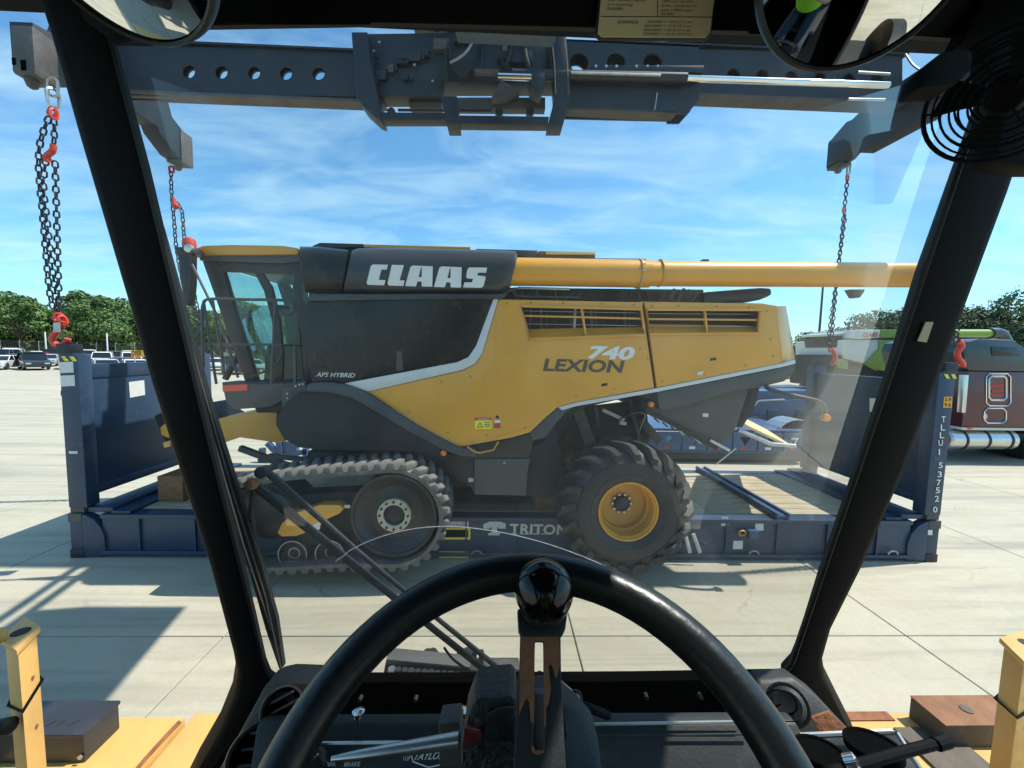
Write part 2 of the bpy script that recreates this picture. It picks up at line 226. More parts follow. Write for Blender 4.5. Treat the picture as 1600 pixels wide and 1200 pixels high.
# ------------------------------------------------------------------ mesh building
LOC = {}
class MB:
    def __init__(s): s.v = []; s.f = []
    def add(s, vs, fs):
        k = len(s.v); s.v += [V(p) for p in vs]; s.f += [tuple(i+k for i in f) for f in fs]; return s
    def hexa(s, a):            # 8 corners: bottom ring 0-3, top ring 4-7
        return s.add(a, [(0, 3, 2, 1), (4, 5, 6, 7), (0, 1, 5, 4), (1, 2, 6, 5), (2, 3, 7, 6), (3, 0, 4, 7)])
    def box(s, lo, hi):
        x0, y0, z0 = lo; x1, y1, z1 = hi
        return s.hexa([(x0, y0, z0), (x1, y0, z0), (x1, y1, z0), (x0, y1, z0), (x0, y0, z1), (x1, y0, z1), (x1, y1, z1), (x0, y1, z1)])
    def bar(s, a, b, wd, th, up=(0, 0, 1)):      # rectangular bar from a to b
        a = V(a); b = V(b); d = (b-a).normalized(); u = V(up); sx = d.cross(u)
        if sx.length < 1e-4: sx = d.cross(V((0, 1, 0)))
        sx.normalize(); u = sx.cross(d).normalized(); sx = sx*wd/2; u = u*th/2
        return s.hexa([a-sx-u, a+sx-u, b+sx-u, b-sx-u, a-sx+u, a+sx+u, b+sx+u, b-sx+u])
    def prism(s, pts, vec):
        n = len(pts); vec = V(vec); vs = [V(p) for p in pts]; k = vs + [p+vec for p in vs]
        return s.add(k, [tuple(range(n))[::-1], tuple(range(n, 2*n))] + [(i, (i+1) % n, (i+1) % n+n, i+n) for i in range(n)])
    def plate(s, outer, holes, vec):
        bm = bmesh.new(); loops = []; idx = {}
        for lp in [outer]+list(holes):
            vv = [bm.verts.new(p) for p in lp]; loops.append(vv)
            for i in range(len(vv)): bm.edges.new((vv[i], vv[(i+1) % len(vv)]))
        a = sum((V(outer[i]).cross(V(outer[(i+1) % len(outer)])) for i in range(len(outer))), V())
        bmesh.ops.triangle_fill(bm, use_beauty=True, use_dissolve=False, edges=bm.edges[:], normal=a.normalized())
        vec = V(vec); bm.verts.index_update(); vs = [v.co.copy() for v in bm.verts]; n = len(vs)
        fs = [tuple(v.index for v in f.verts) for f in bm.faces]
        al = vs + [p+vec for p in vs]; ff = fs + [tuple(i+n for i in f[::-1]) for f in fs]
        for vv in loops:
            for i in range(len(vv)):
                p, q = vv[i].index, vv[(i+1) % len(vv)].index; ff.append((p, q, q+n, p+n))
        bm.free(); return s.add(al, ff)
    def tube(s, path, r, n=8, caps=True, closed=False):
        P = [V(p) for p in path]; m = len(P); rs = r if isinstance(r, (list, tuple)) else [r]*m
        rings = []; up = None
        for i in range(m):
            if closed: d = P[(i+1) % m]-P[i-1]
            else: d = P[min(i+1, m-1)]-P[max(i-1, 0)]
            d.normalize()
            if up is None:
                up = V((0, 0, 1)) if abs(d.z) < 0.9 else V((0, 1, 0))
            sx = d.cross(up)
            if sx.length < 1e-5: sx = d.cross(V((1, 0, 0)))
            sx.normalize(); up = sx.cross(d).normalized()
            rings.append([P[i]+(sx*math.cos(2*PI*k/n)+up*math.sin(2*PI*k/n))*rs[i] for k in range(n)])
        fs = []; mm_ = m if closed else m-1
        for i in range(mm_):
            for k in range(n): fs.append((i*n+k, i*n+(k+1) % n, ((i+1) % m)*n+(k+1) % n, ((i+1) % m)*n+k))
        if caps and not closed: fs += [tuple(range(n))[::-1], tuple(range((m-1)*n, m*n))]
        return s.add([p for r_ in rings for p in r_], fs)
    def lathe(s, c, axis, prof, n=32, ref=None, closed=False, caps=True):      # prof: list of (radius, along)
        c = V(c); ax = V(axis).normalized(); rf = V(ref) if ref else (V((0, 0, 1)) if abs(ax.z) < 0.9 else V((1, 0, 0)))
        e1 = (rf - ax*rf.dot(ax)).normalized(); e2 = ax.cross(e1); vs = []; fs = []; m = len(prof)
        for (r, h) in prof:
            for k in range(n):
                a = 2*PI*k/n; vs.append(c+ax*h+(e1*math.cos(a)+e2*math.sin(a))*r)
        for i in range(m if closed else m-1):
            j = (i+1) % m
            for k in range(n): fs.append((i*n+k, i*n+(k+1) % n, j*n+(k+1) % n, j*n+k))
        if not closed and caps: fs += [tuple(range(n)), tuple(range((m-1)*n, m*n))[::-1]]
        return s.add(vs, fs)
    def cyl(s, a, b, r, n=16):
        a = V(a); b = V(b); return s.lathe(a, b-a, [(r, 0), (r, (b-a).length)], n)
    def mesh(s, name, mat, off=(0, 0, 0), bev=0.0, smooth=35, seg=2):
        bm = bmesh.new(); off = V(off); vv = [bm.verts.new(p-off) for p in s.v]
        for f in s.f:
            try: bm.faces.new([vv[i] for i in f])
            except ValueError: pass
        bmesh.ops.remove_doubles(bm, verts=bm.verts[:], dist=1e-6) if False else None
        bmesh.ops.recalc_face_normals(bm, faces=bm.faces[:])
        if bev:
            es = [e for e in bm.edges if len(e.link_faces) == 2 and e.calc_face_angle(0) > R_(32)]
            bmesh.ops.bevel(bm, geom=es, offset=bev, segments=seg, profile=0.6, affect='EDGES', clamp_overlap=True)
        me = bpy.data.meshes.new(name); bm.to_mesh(me); bm.free()
        me.materials.append(MT[mat] if isinstance(mat, str) else mat)
        if smooth:
            for p in me.polygons: p.use_smooth = True
            me.set_sharp_from_angle(angle=R_(smooth))
        return me
    def build(s, name, mat, parent=None, bev=0.0, smooth=35, loc=None, label=None, seg=2):
        off = LOC.get(parent.name, V()) if parent else V(loc or (0, 0, 0))
        o = bpy.data.objects.new(name, s.mesh(name, mat, off, bev, smooth, seg)); COL.objects.link(o)
        if parent: o.parent = parent; LOC[o.name] = off
        else: o.location = off; LOC[o.name] = off
        if label: o['label'] = label
        return o
def inst(name, me, parent, mw=None, mat=None):      # an object of shared mesh data, placed in the parent's space by a matrix in world space
    o = bpy.data.objects.new(name, me); COL.objects.link(o); o.parent = parent
    off = LOC.get(parent.name, V()); LOC[o.name] = off
    o.matrix_local = Matrix.Translation(-off) @ (mw if mw is not None else Matrix.Identity(4))
    if mat: o.material_slots[0].link = 'OBJECT'; o.material_slots[0].material = MT[mat]
    return o
def thing(name, loc, label, cat, group=None):
    o = bpy.data.objects.new(name, None); COL.objects.link(o); o.location = loc; o.empty_display_size = 0.2
    LOC[o.name] = V(loc); o['label'] = label; o['category'] = cat
    if group: o['group'] = group
    return o
def tag(o, label, cat, group=None):
    o['label'] = label; o['category'] = cat
    if group: o['group'] = group
    return o
def copy_tree(o, parent=None):
    c = o.copy(); COL.objects.link(c); LOC[c.name] = LOC.get(o.name, V())
    if parent: c.parent = parent
    for ch in list(o.children): copy_tree(ch, c)
    return c
def text2d(s, shear=0.0, bold=0.0, extr=0.0, spacing=1.0):
    cu = bpy.data.curves.new('txt', 'FONT'); cu.body = s; cu.shear = shear; cu.offset = bold; cu.extrude = extr; cu.space_character = spacing; cu.resolution_u = 3
    o = bpy.data.objects.new('txt', cu); COL.objects.link(o); bpy.context.view_layer.update()
    me = o.evaluated_get(bpy.context.evaluated_depsgraph_get()).to_mesh()
    vs = [v.co.copy() for v in me.vertices]; fs = [tuple(p.vertices) for p in me.polygons]
    o.to_mesh_clear(); bpy.data.objects.remove(o); bpy.data.curves.remove(cu)
    return vs, fs
def text(s, LL, LR, UL, shear=0.0, bold=0.0, lift=0.003, spacing=1.0, mb=None):
    # flat lettering fitted into the parallelogram LL, LR, UL
    LL, LR, UL = V(LL), V(LR), V(UL); vs, fs = text2d(s, shear, bold, 0, spacing)
    x0 = min(v.x for v in vs); x1 = max(v.x for v in vs); y0 = min(v.y for v in vs); y1 = max(v.y for v in vs)
    e1 = LR-LL; e2 = UL-LL; n = e1.cross(e2).normalized()
    if n.dot(CP-LL) < 0: n = -n
    mb = mb or MB(); mb.add([LL+e1*((v.x-x0)/(x1-x0))+e2*((v.y-y0)/(y1-y0))+n*lift for v in vs], fs); return mb
def circle(c, e1, e2, r, n=16, a0=0): c = V(c); return [c+(V(e1)*math.cos(a0+2*PI*k/n)+V(e2)*math.sin(a0+2*PI*k/n))*r for k in range(n)]
def smoothpath(P, k=4):          # Catmull-Rom
    P = [V(p) for p in P]; out = []
    for i in range(len(P)-1):
        a = P[max(i-1, 0)]; b = P[i]; c = P[i+1]; d = P[min(i+2, len(P)-1)]
        for j in range(k):
            t = j/k; out.append(0.5*((2*b)+(c-a)*t+(2*a-5*b+4*c-d)*t*t+(3*b-a-3*c+d)*t**3))
    out.append(P[-1]); return out
rnd = random.Random(7)
# ================================================================== ground
g = MB().add([(-700, -60, -0.04), (700, -60, -0.04), (700, 1200, -0.04), (-700, 1200, -0.04)], [(0, 1, 2, 3)]).build('concrete_yard', 'concrete', smooth=0)
g['kind'] = 'structure'
SW, SD = 3.55, 4.6
slab = MB().box((0.006, 0.006, -0.04), (SW-0.006, SD-0.006, 0.0)).mesh('concrete_slab', 'concrete', bev=0.006, smooth=0, seg=1)
for j in range(-3, 7):
    for i in range(-9, 9):
        inst('concrete_slab', slab, g, Matrix.Translation((0.82+i*SW, 3.93+j*SD, 0.0)))
gr = MB().add([(-400, 74, 0.02), (400, 74, 0.02), (400, 500, 0.02), (-400, 500, 0.02)], [(0, 1, 2, 3)])
mk('grass', (0.09, 0.11, 0.035), 0.9, var=0.4, scale=0.8); gr = gr.build('grass_verge', 'grass', smooth=0); gr['kind'] = 'structure'

# ================================================================== trees
def tree_meshes(seed, H, Rr, nc, leaf, mat, trunk_h=0.28, gap=0.0):
    r = random.Random(seed); t = MB(); tr = 0.022*H
    t.tube([(0, 0, -0.1), (0.05*r.uniform(-1, 1)*H*0.3, 0, H*0.25), (r.uniform(-.3, .3), r.uniform(-.3, .3), H*0.62)], [tr*1.3, tr, tr*0.4], 8)
    c = MB(); cz = H*(trunk_h+(1-trunk_h)/2); hz = H*(1-trunk_h)/2
    nl = max(16, nc//13)
    for i in range(nl):
        while True:
            p = V((r.uniform(-1, 1), r.uniform(-1, 1), r.uniform(-1, 1)))
            if 0.35 < p.length < 1: break
        q = V((p.x*Rr*.82, p.y*Rr*.82, cz+p.z*hz*.80)); cs = Rr*r.uniform(0.20, 0.38)
        t.tube([(0, 0, H*0.2+r.random()*H*0.2), (q*0.5+V((0, 0, H*0.2))), q], [tr*0.45, tr*0.25, tr*0.08], 5)
        for _ in range(int(520*(cs/(Rr*.3))**2)):
            d = V((r.gauss(0, 1), r.gauss(0, 1), r.gauss(0.25, 1))).normalized(); wob = 1+.35*noise.noise(d*2.3+V((i*3.1, seed, 0)))
            o = q+V((d.x, d.y, d.z*.8))*cs*wob*r.uniform(0.72, 1.04)
            nn = (d+V((r.gauss(0, .55), r.gauss(0, .55), r.gauss(.15, .55)))).normalized(); a = nn.orthogonal().normalized(); a = (a*math.cos(r.random()*6.28)+nn.cross(a)*math.sin(r.random()*6.28)).normalized(); b = nn.cross(a)
            s1 = leaf*r.uniform(0.6, 1.4); s2 = s1*r.uniform(0.5, 0.9)
            c.add([o-a*s1, o+b*s2, o+a*s1, o-b*s2], [(0, 1, 2, 3)])
    return t.mesh('trunk', 'bark'), c.mesh('crown', mat, smooth=0)
TV = [tree_meshes(1, 10, 5.4, 230, 0.19, 'leaf', .06), tree_meshes(2, 11, 5.0, 230, 0.19, 'leaf', .08), tree_meshes(3, 9.5, 6.0, 250, 0.19, 'leaf', 0.04), tree_meshes(4, 10, 5.6, 300, 0.13, 'leaf_dark', 0.06)]
def tree(px, Y, base_s, var, label, group, rz=0):
    p = W(px, 545, Y); t = thing('broadleaf_tree', (p.x, Y, 0), label, 'tree', group)
    a = inst('trunk', TV[var][0], t); b = inst('crown', TV[var][1], t)
    t.scale = (base_s*rnd.uniform(0.95, 1.15), base_s, base_s*rnd.uniform(0.92, 1.08)); t.rotation_euler.z = rz
    # children were placed with world offsets: reset to the tree's own origin
    for o in (a, b): o.matrix_local = Matrix.Identity(4)
LT = [(-40, 78, 1.00, 2, 'leafy green tree at the far left frame edge of the tree line'), (2, 82, 1.02, 0, 'green tree behind the white car at the left lot edge'), (34, 77, 1.08, 1, 'tallest green tree of the left tree line, left of the near chain'),
      (62, 84, 0.95, 2, 'green tree behind the three chain strands, left lot'), (96, 79, 0.88, 0, 'low green tree just right of the near chain hook'), (128, 85, 0.92, 2, 'dark green tree above the blue rack post'),
      (160, 78, 1.00, 1, 'round topped green tree midway between chain and windscreen pillar'), (190, 83, 0.98, 0, 'green tree above the white sports utility car'), (218, 77, 0.98, 2, 'paler green tree against the left windscreen pillar'),
      (250, 82, 0.95, 1, 'green tree hidden mostly by the left windscreen pillar'), (282, 78, 0.92, 0, 'green tree behind the far left chain'), (312, 84, 0.92, 2, 'green tree in front of the combine cab mirror'),
      (345, 79, 0.9, 1, 'green tree seen through the front of the combine cab glass'), (385, 84, 0.85, 0, 'green tree seen through the combine cab door glass'), (425, 80, 0.85, 2, 'green tree seen through the rear half of the combine cab glass')]
for i, (px, Y, s, v, lb) in enumerate(LT): tree(px, Y, s*1.06, v, lb, 'trees beyond the parking lot', i*1.3)
for i in range(16): tree(-45+i*31, 92+(i % 3)*2, 1.02+.13*((i*7) % 4), (i+1) % 3, 'tree of the rear row, green crown filling the gaps of the left tree line', 'rear row of the left tree line', i*.7)
RTREE = [(1215, 60, 0.66, 0, 'small green tree just behind the rear corner of the yellow combine'), (1252, 58, 0.72, 2, 'low green tree left of the lamp post'), (1290, 62, 0.60, 1, 'small green tree right of the lamp post'),
         (1352, 40, 0.70, 3, 'grey green tree above the green and white combine cab'), (1400, 38, 0.86, 3, 'broad grey green tree above the lime panel of the far combine'), (1455, 40, 0.84, 3, 'grey green tree hidden by the right windscreen pillar'),
         (1515, 38, 0.82, 3, 'grey green tree right of the right pillar above the lime unloading tube'), (1560, 36, 0.82, 3, 'grey green tree above the maroon truck roof'), (1610, 34, 1.0, 3, 'tall grey green tree at the right frame edge')]
for i, (px, Y, s, v, lb) in enumerate(RTREE): tree(px, Y, s, v, lb, 'trees on the right behind the vehicles', i*0.9+0.4)
# dead top of a tree beside the pillar
p = W(1540, 545, 41); bt = thing('bare_tree', (p.x, 41, 0), 'bare branching tree top showing above the trees right of the pillar', 'tree')
b1 = MB(); r = random.Random(5)
def branch(a, d, l, rad, dep):
    b = a+d*l; b1.tube([a, (a+b)/2+V((r.gauss(0, .06), 0, r.gauss(0, .06)))*l, b], [rad, rad*.8, rad*.6], 4, caps=False)
    if dep:
        for _ in range(3): branch(b, (d+V((r.gauss(0, .55), r.gauss(0, .4), r.gauss(0.05, .35)))).normalized(), l*.72, rad*.6, dep-1)
branch(V((p.x, 41, 5.5)), V((0.05, 0, 1)), 1.4, 0.07, 4); b1.tube([(p.x, 41, -0.1), (p.x, 41, 5.5)], [0.16, 0.07], 8); b1.build('trunk', 'bark', bt)

# ================================================================== boundary fence
fx0 = W(-60, 545, 72).x; fx1 = W(420, 545, 72).x
fe = thing('chain_link_fence', (fx0, 72, 0), 'chain link fence with angled barbed wire arms along the tree line', 'fence')
x = fx0; k = 0; pm = None
while x < fx1:
    m_ = MB(); m_.tube([(x, 72, 0), (x, 72, 2.6), (x+0.28, 71.8, 3.0)], 0.06, 6); m_.build('fence_post', 'post', fe); x += 3.2
mk('wire', (0.16, 0.17, 0.16), 0.5, metal=0.3)
m_ = MB()
x = fx0
for z in (0.1, 1.3, 2.55, 2.75, 2.95): m_.tube([(fx0, 72, z), (fx1, 72, z)], 0.018, 4)
while x < fx1:
    m_.tube([(x, 72, 0.05), (x+1.2, 72, 2.55)], 0.012, 3, caps=False); m_.tube([(x+1.2, 72, 0.05), (x, 72, 2.55)], 0.012, 3, caps=False); x += 0.4
w_ = m_.build('wire_mesh', 'wire', fe); w_['kind'] = 'stuff'
for px in (72, 168): 
    p = W(px, 545, 66); m_ = MB(); m_.tube([(p.x, 66, 0), (p.x, 66, 4.5)], 0.09, 8); m_.build('marker_pole', 'white', None, loc=(p.x, 66, 0)); 
    tag(bpy.context.scene.objects[-1] if False else [o for o in bpy.data.objects if o.name.startswith('marker_pole')][-1], 'thin white pole standing by the fence %s' % ('behind the black pickup' if px == 72 else 'right of the blue rack post'), 'pole')
# lamp post
p = W(1278, 545, 45); lp = thing('lamp_post', (p.x, 45, 0), 'tall thin dark lamp post between low trees and far combine', 'lamp post')
MB().tube([(p.x, 45, 0), (p.x, 45, W(1278, 420, 45).z)], [0.16, 0.09], 8).build('pole', 'steel_dark', lp)
MB().box((p.x-0.25, 44.75, -0.1), (p.x+0.25, 45.25, 0.35)).build('base', 'concrete', lp)
zt = W(1278, 420, 45).z; MB().bar((p.x, 45, zt), (p.x+1.5, 45, zt+0.15), 0.3, 0.15).build('lamp_head', 'steel_dark', lp)

# ================================================================== parked cars
for nm, c in dict(car_white=(.72, .73, .73), car_black=(.012, .012, .014), car_silver=(.42, .44, .46), car_red=(.45, .03, .035), car_blue=(.05, .09, .2), car_grey=(.10, .11, .12)).items(): mk(nm, c, 0.22, var=0.03, coat=0.7)
def car_parts(kind):
    sedan = kind == 'sedan'; L_, H_, Wd = (4.7, 1.45, 0.9) if sedan else (4.9, 1.85, 0.96); sh = 0.92 if sedan else 1.08
    def sect(prof, wfun):          # loft a side profile across the width with tucked edges
        m = MB(); n = len(prof); ys = [(-1, 0.80), (-0.93, 0.97), (0, 1), (0.93, 0.97), (1, 0.80)]; cx = sum(p[0] for p in prof)/n; cz = sum(p[1] for p in prof)/n; vs = []
        for (y, k) in ys:
            for (px_, pz) in prof: vs.append((cx+(px_-cx)*(0.96+0.04*k), y*wfun(pz), cz+(pz-cz)*(0.90+0.10*k)))
        fs = [tuple(range(n)), tuple(range(4*n, 5*n))[::-1]]
        for a in range(4):
            for i in range(n): fs.append((a*n+i, a*n+(i+1) % n, (a+1)*n+(i+1) % n, (a+1)*n+i))
        return m.add(vs, fs)
    wf = lambda z: Wd*(1-0.03*abs(z-0.6))
    lo = [(-L_/2, 0.42), (-L_/2+0.05, 0.30), (-1.82, 0.28), (-1.75, 0.55), (-1.42, 0.68), (-1.08, 0.55), (-1.0, 0.26), (1.0, 0.26), (1.08, 0.55), (1.42, 0.68), (1.75, 0.55), (1.82, 0.28), (L_/2-0.06, 0.30), (L_/2, 0.45), (L_/2-0.05, 0.80), (1.5, sh), (0.9, sh+.03), (-1.6, sh+0.05), (-L_/2+0.1, sh)]
    body = sect(lo, wf)
    gl = ([(1.05, sh), (0.25, H_-0.05), (-0.85, H_-0.04), (-1.75, sh+0.03)] if sedan else [(1.05, sh), (0.4, H_-0.06), (-2.1, H_-0.06), (-2.35, sh)])
    wg = lambda z: Wd*(0.95-0.30*max(0, z-sh))
    glass_ = sect(gl, wg)
    t0, t1 = gl[1][0], gl[2][0]
    roof = MB().hexa([(t1-.1, -Wd*.80, H_-.09), (t0+.12, -Wd*.80, H_-.09), (t0+.12, Wd*.80, H_-.09), (t1-.1, Wd*.80, H_-.09), (t1, -Wd*.70, H_), (t0, -Wd*.70, H_), (t0, Wd*.70, H_), (t1, Wd*.70, H_)])
    for sy in (-1, 1):
        for (a, b) in ((gl[0], gl[1]), (gl[3], gl[2]), ((-0.3, sh), (-0.25, H_-.06))):
            roof.bar((a[0], sy*Wd*.945, a[1]), (b[0], sy*Wd*.80, b[1]), 0.07, 0.08)
    res = [('body', body.mesh('body', 'car_white', bev=0.03), True), ('window_glass', glass_.mesh('window_glass', 'glassblack', bev=0.02), False), ('roof', roof.mesh('roof', 'car_white', bev=0.015), True)]
    whl = MB().lathe((0, -0.11, 0), (0, 1, 0), [(0.20, 0.0), (0.33, 0.0), (0.345, 0.04), (0.345, 0.18), (0.33, 0.22), (0.2, 0.22)], 20).mesh('tyre', 'rubber')
    rim = MB().lathe((0, -0.12, 0), (0, 1, 0), [(0.04, 0.02), (0.20, 0.0), (0.20, 0.24), (0.04, 0.22)], 14).mesh('wheel_rim', 'alu')
    hl = MB().box((L_/2-0.16, 0.45, 0.62), (L_/2-0.005, 0.84, 0.76)).mesh('headlight', 'chrome', bev=0.03)
    bp = MB().box((L_/2-0.08, -0.72, 0.34), (L_/2+0.03, 0.72, 0.50)).mesh('bumper', 'dark_matte', bev=0.03)
    return res, whl, rim, hl, bp
CARS = {k: car_parts(k) for k in ('sedan', 'suv')}
def car(kind, px, Y, rz, colr, label, scale=1.0):
    x_ = W(px, 560, Y).x; t = thing('parked_car', (x_, Y, 0), label, 'car', 'cars parked in the lot'); t.rotation_euler.z = rz; t.scale = (scale,)*3
    res, whl, rim, hl, bp = CARS[kind]; LOC[t.name] = V()
    for nm, me, paint in res: inst(nm, me, t, mat=colr if paint else None)
    for sx_ in (-1.42, 1.42):
        for sy_ in (-0.82, 0.82):
            inst('tyre', whl, t, Matrix.Translation((sx_, sy_, 0.345))); inst('wheel_rim', rim, t, Matrix.Translation((sx_, sy_, 0.345)))
    inst('headlight', hl, t); inst('headlight', hl, t, Matrix.Scale(-1, 4, (0, 1, 0))); inst('bumper', bp, t)
D_ = R_
for a in [('sedan', 2, 44, D_(-60), 'car_white', 'white sedan at the left frame edge, nose toward the yard'), ('suv', 52, 44.5, D_(-35), 'car_black', 'black pickup like car with open white door frame left of the rack post'),
          ('sedan', 28, 50, D_(-55), 'car_grey', 'grey car behind the white sedan at far left'), ('suv', 5, 56, D_(-60), 'car_blue', 'dark blue car in the back row at far left'), ('sedan', 76, 52, D_(-50), 'car_silver', 'silver car behind the black car beside the near chain'),
          ('sedan', 143, 41, D_(-40), 'car_silver', 'silver sedan just right of the blue rack post'), ('suv', 160, 52, D_(-50), 'car_white', 'white sports utility car behind the silver sedan'), ('sedan', 186, 44, D_(-50), 'car_blue', 'blue grey sedan right of the silver sedan'),
          ('sedan', 134, 55, D_(-60), 'car_grey', 'dark grey car in the back row right of the post'), ('suv', 205, 54, D_(-45), 'car_white', 'white van shaped car in the back row near the red car'), ('sedan', 210, 40, D_(-40), 'car_white', 'white sedan just below the orange sign'),
          ('sedan', 205, 46, D_(-40), 'car_red', 'red car behind the orange sign'), ('sedan', 240, 47, D_(-40), 'car_grey', 'grey sedan hidden by the left pillar'), ('sedan', 300, 44, D_(-50), 'car_silver', 'silver car seen left of the combine cab railing'),
          ('suv', 20, 62, D_(-50), 'car_white', 'small white car high in the back row at far left'), ('sedan', 60, 60, D_(-55), 'car_red', 'dull red car behind the black car in the back row'), ('sedan', 112, 47, D_(-45), 'car_grey', 'grey car half hidden by the blue rack post'), ('suv', 178, 60, D_(-50), 'car_grey', 'grey sports utility car in the back row mid lot'), ('sedan', 165, 39, D_(-40), 'car_silver', 'silver blue sedan in the front row right of the post'), ('suv', 222, 58, D_(-50), 'car_silver', 'silver sports utility car at the left pillar'),
          ('sedan', 335, 50, D_(-50), 'car_white', 'white car seen between the combine railings'), ('suv', 365, 44, D_(-50), 'car_black', 'black car seen below the combine cab glass'), ('sedan', 395, 48, D_(-50), 'car_silver', 'silver car seen through the combine cab door')]: car(*a)
RC = ['car_silver', 'car_white', 'car_grey', 'car_white', 'car_black', 'car_silver', 'car_blue', 'car_white', 'car_grey', 'car_silver', 'car_white', 'car_red']
for i, cn in enumerate(RC): car('suv' if i % 3 == 1 else 'sedan', -8+i*21+(i*5) % 7, 65+(i % 2)*2, D_(-52+(i*13) % 17), cn, '%s %s car, number %s from the left in the rearmost lot row by the fence' % (('small', 'low')[i % 2], cn[4:], ['one', 'two', 'three', 'four', 'five', 'six', 'seven', 'eight', 'nine', 'ten', 'eleven', 'twelve'][i]))
# orange OVER sign in the lot
sg = thing('lot_sign', W(205, 560, 36).xy.to_3d(), 'orange rectangular sign with black letters beside the left pillar', 'sign')
c0 = W(205, 557, 36); c1 = W(232, 557, 36); c2 = W(205, 547, 36)
MB().box((c0.x, 36, c0.z), (c1.x, 36.05, c2.z)).build('board', 'sign_orange', sg)
text('OVER', W(206, 556, 36), W(221, 555.5, 36), W(206, 548, 36), bold=0.02, lift=0.01).build('lettering', 'ink', sg, smooth=0)
for q in (c0.x+0.2, c1.x-0.2): MB().box((q-0.04, 36.06, 0), (q+0.04, 36.12, c2.z)).build('sign_leg', 'post', sg)

# ================================================================== green combine far right
YG = 17.0
gc = thing('green_harvester', (W(1420, 560, YG+1.5).x, YG+1.5, 0), 'lime green and white combine harvester parked behind the flat rack', 'combine harvester')
def gp(pts, y0, y1, nm, mat, bev=0.04): return MB().prism([W(a, b, y0) for a, b in pts], (0, y1-y0, 0)).build(nm, mat, gc, bev=bev)
gp([(1322, 531), (1400, 531), (1402, 560), (1385, 580), (1362, 570), (1322, 560)], YG, YG+3, 'side_panel', 'bone')
gp([(1374, 532), (1412, 531), (1406, 548), (1393, 565), (1386, 577), (1368, 579), (1351, 570), (1366, 552), (1374, 545)], YG-0.05, YG, 'lime_panel', 'lime', 0.01)
gp([(1338, 518), (1340, 515), (1376, 515), (1374, 528), (1338, 530), (1334, 527)], YG-0.15, YG+2.5, 'tank_cowl', 'bone')
cw = gp([(1377, 515), (1470, 515), (1470, 526), (1375, 528)], YG-0.14, YG+2.4, 'tank_cowl_end', 'lime')
text('CLAAS', W(1348, 527, YG-.15), W(1371, 526.3, YG-.15), W(1348.5, 519.5, YG-.15), shear=.15, bold=.025, lift=.01).build('brand_lettering', 'claas_red', gc, smooth=0)
gp([(1304, 521), (1323, 519), (1330, 518), (1330, 523), (1304, 525)], YG+.4, YG+2.4, 'cab_roof', 'bone')
gp([(1306, 524), (1322, 523), (1324, 556), (1310, 556)], YG+.45, YG+2.35, 'cab_glass', 'glassblack')
gp([(1300, 556), (1345, 552), (1365, 572), (1390, 582), (1440, 582), (1440, 605), (1300, 605)], YG+.2, YG+2.8, 'chassis', 'dark_matte')
gp([(1302, 562), (1325, 560), (1325, 577), (1310, 575)], YG+.15, YG+.2, 'feeder_side', 'lime', 0.01)
gp([(1412, 530), (1500, 528), (1502, 575), (1390, 582), (1400, 560)], YG+.1, YG+2.9, 'engine_housing', 'greybox')
a_ = W(1470, 521, YG-.1); b_ = W(1546, 521, YG-.1)
au = MB().cyl(a_, b_, 0.17, 16).build('unloading_tube', 'lime', gc)
MB().tube(smoothpath([b_, W(1562, 522, YG-.1), W(1570, 534, YG-.1), W(1571, 545, YG-.1)]), 0.24, 12).build('tube_spout', 'truck_dark', gc)
for px, rr in ((1345, 0.95), (1480, 0.7)):
    c = W(px, 600, YG+.3); c.z = rr
    for yy in (YG-.1, YG+2.5): MB().lathe((c.x, yy, rr), (0, 1, 0), [(rr*.5, .05), (rr*.9, 0), (rr, .12), (rr, .5), (rr*.9, .62), (rr*.5, .57)], 28).build('tyre', 'rubber', gc)
gp([(1398, 565), (1405, 558), (1413, 558), (1410, 600), (1396, 600)], YG-.1, YG+.1, 'ladder_panel', 'alu', 0.02)

# ================================================================== maroon road tractor
YT = 11.0
tk = thing('road_tractor', (W(1580, 600, YT+1.2).x, YT+1.2, 0), 'maroon and black sleeper cab truck at the right frame edge', 'truck')
def tp(pts, y0, y1, nm, mat, bev=0.03): return MB().prism([W(a, b, y0) for a, b in pts], (0, y1-y0, 0)).build(nm, mat, tk, bev=bev)
tp([(1513, 580), (1700, 583), (1700, 668), (1503, 668)], YT, YT+2.5, 'sleeper_body', 'maroon')
tp([(1506, 548), (1512, 534), (1530, 529), (1583, 531), (1610, 548), (1700, 556), (1700, 582.5), (1513, 579.5), (1508, 560)], YT, YT+2.5, 'roof_cap', 'truck_dark', 0.06)
tp([(1549, 542), (1588, 543), (1597, 556), (1551, 556)], YT-.02, YT, 'side_window', 'glassblack', 0.01)
tp([(1700, 600), (1860, 610), (1870, 700), (1700, 700)], YT+.2, YT+2.3, 'hood', 'maroon', 0.1)
def frame_(pts, w_, nm, mat): 
    P = [W(a, b, YT-.015) for a, b in pts]; return MB().tube(P, w_, 6, closed=True).build(nm, mat, tk)
def rr_(x0, y0, x1, y1, r): return [(x0+r, y0), (x1-r, y0), (x1, y0+r), (x1, y1-r), (x1-r, y1), (x0+r, y1), (x0, y1-r), (x0, y0+r)]
frame_(rr_(1541, 584, 1579, 634, 5), 0.018, 'hatch_trim', 'chrome'); frame_(rr_(1538, 638, 1572, 661, 5), 0.018, 'locker_trim', 'chrome')
frame_(rr_(1545, 588, 1572, 625, 4), 0.032, 'picture_frame', 'alu')
tp([(1547, 590), (1570, 590), (1570, 623), (1547, 623)], YT-.01, YT-.004, 'picture_panel', 'maroon', 0)
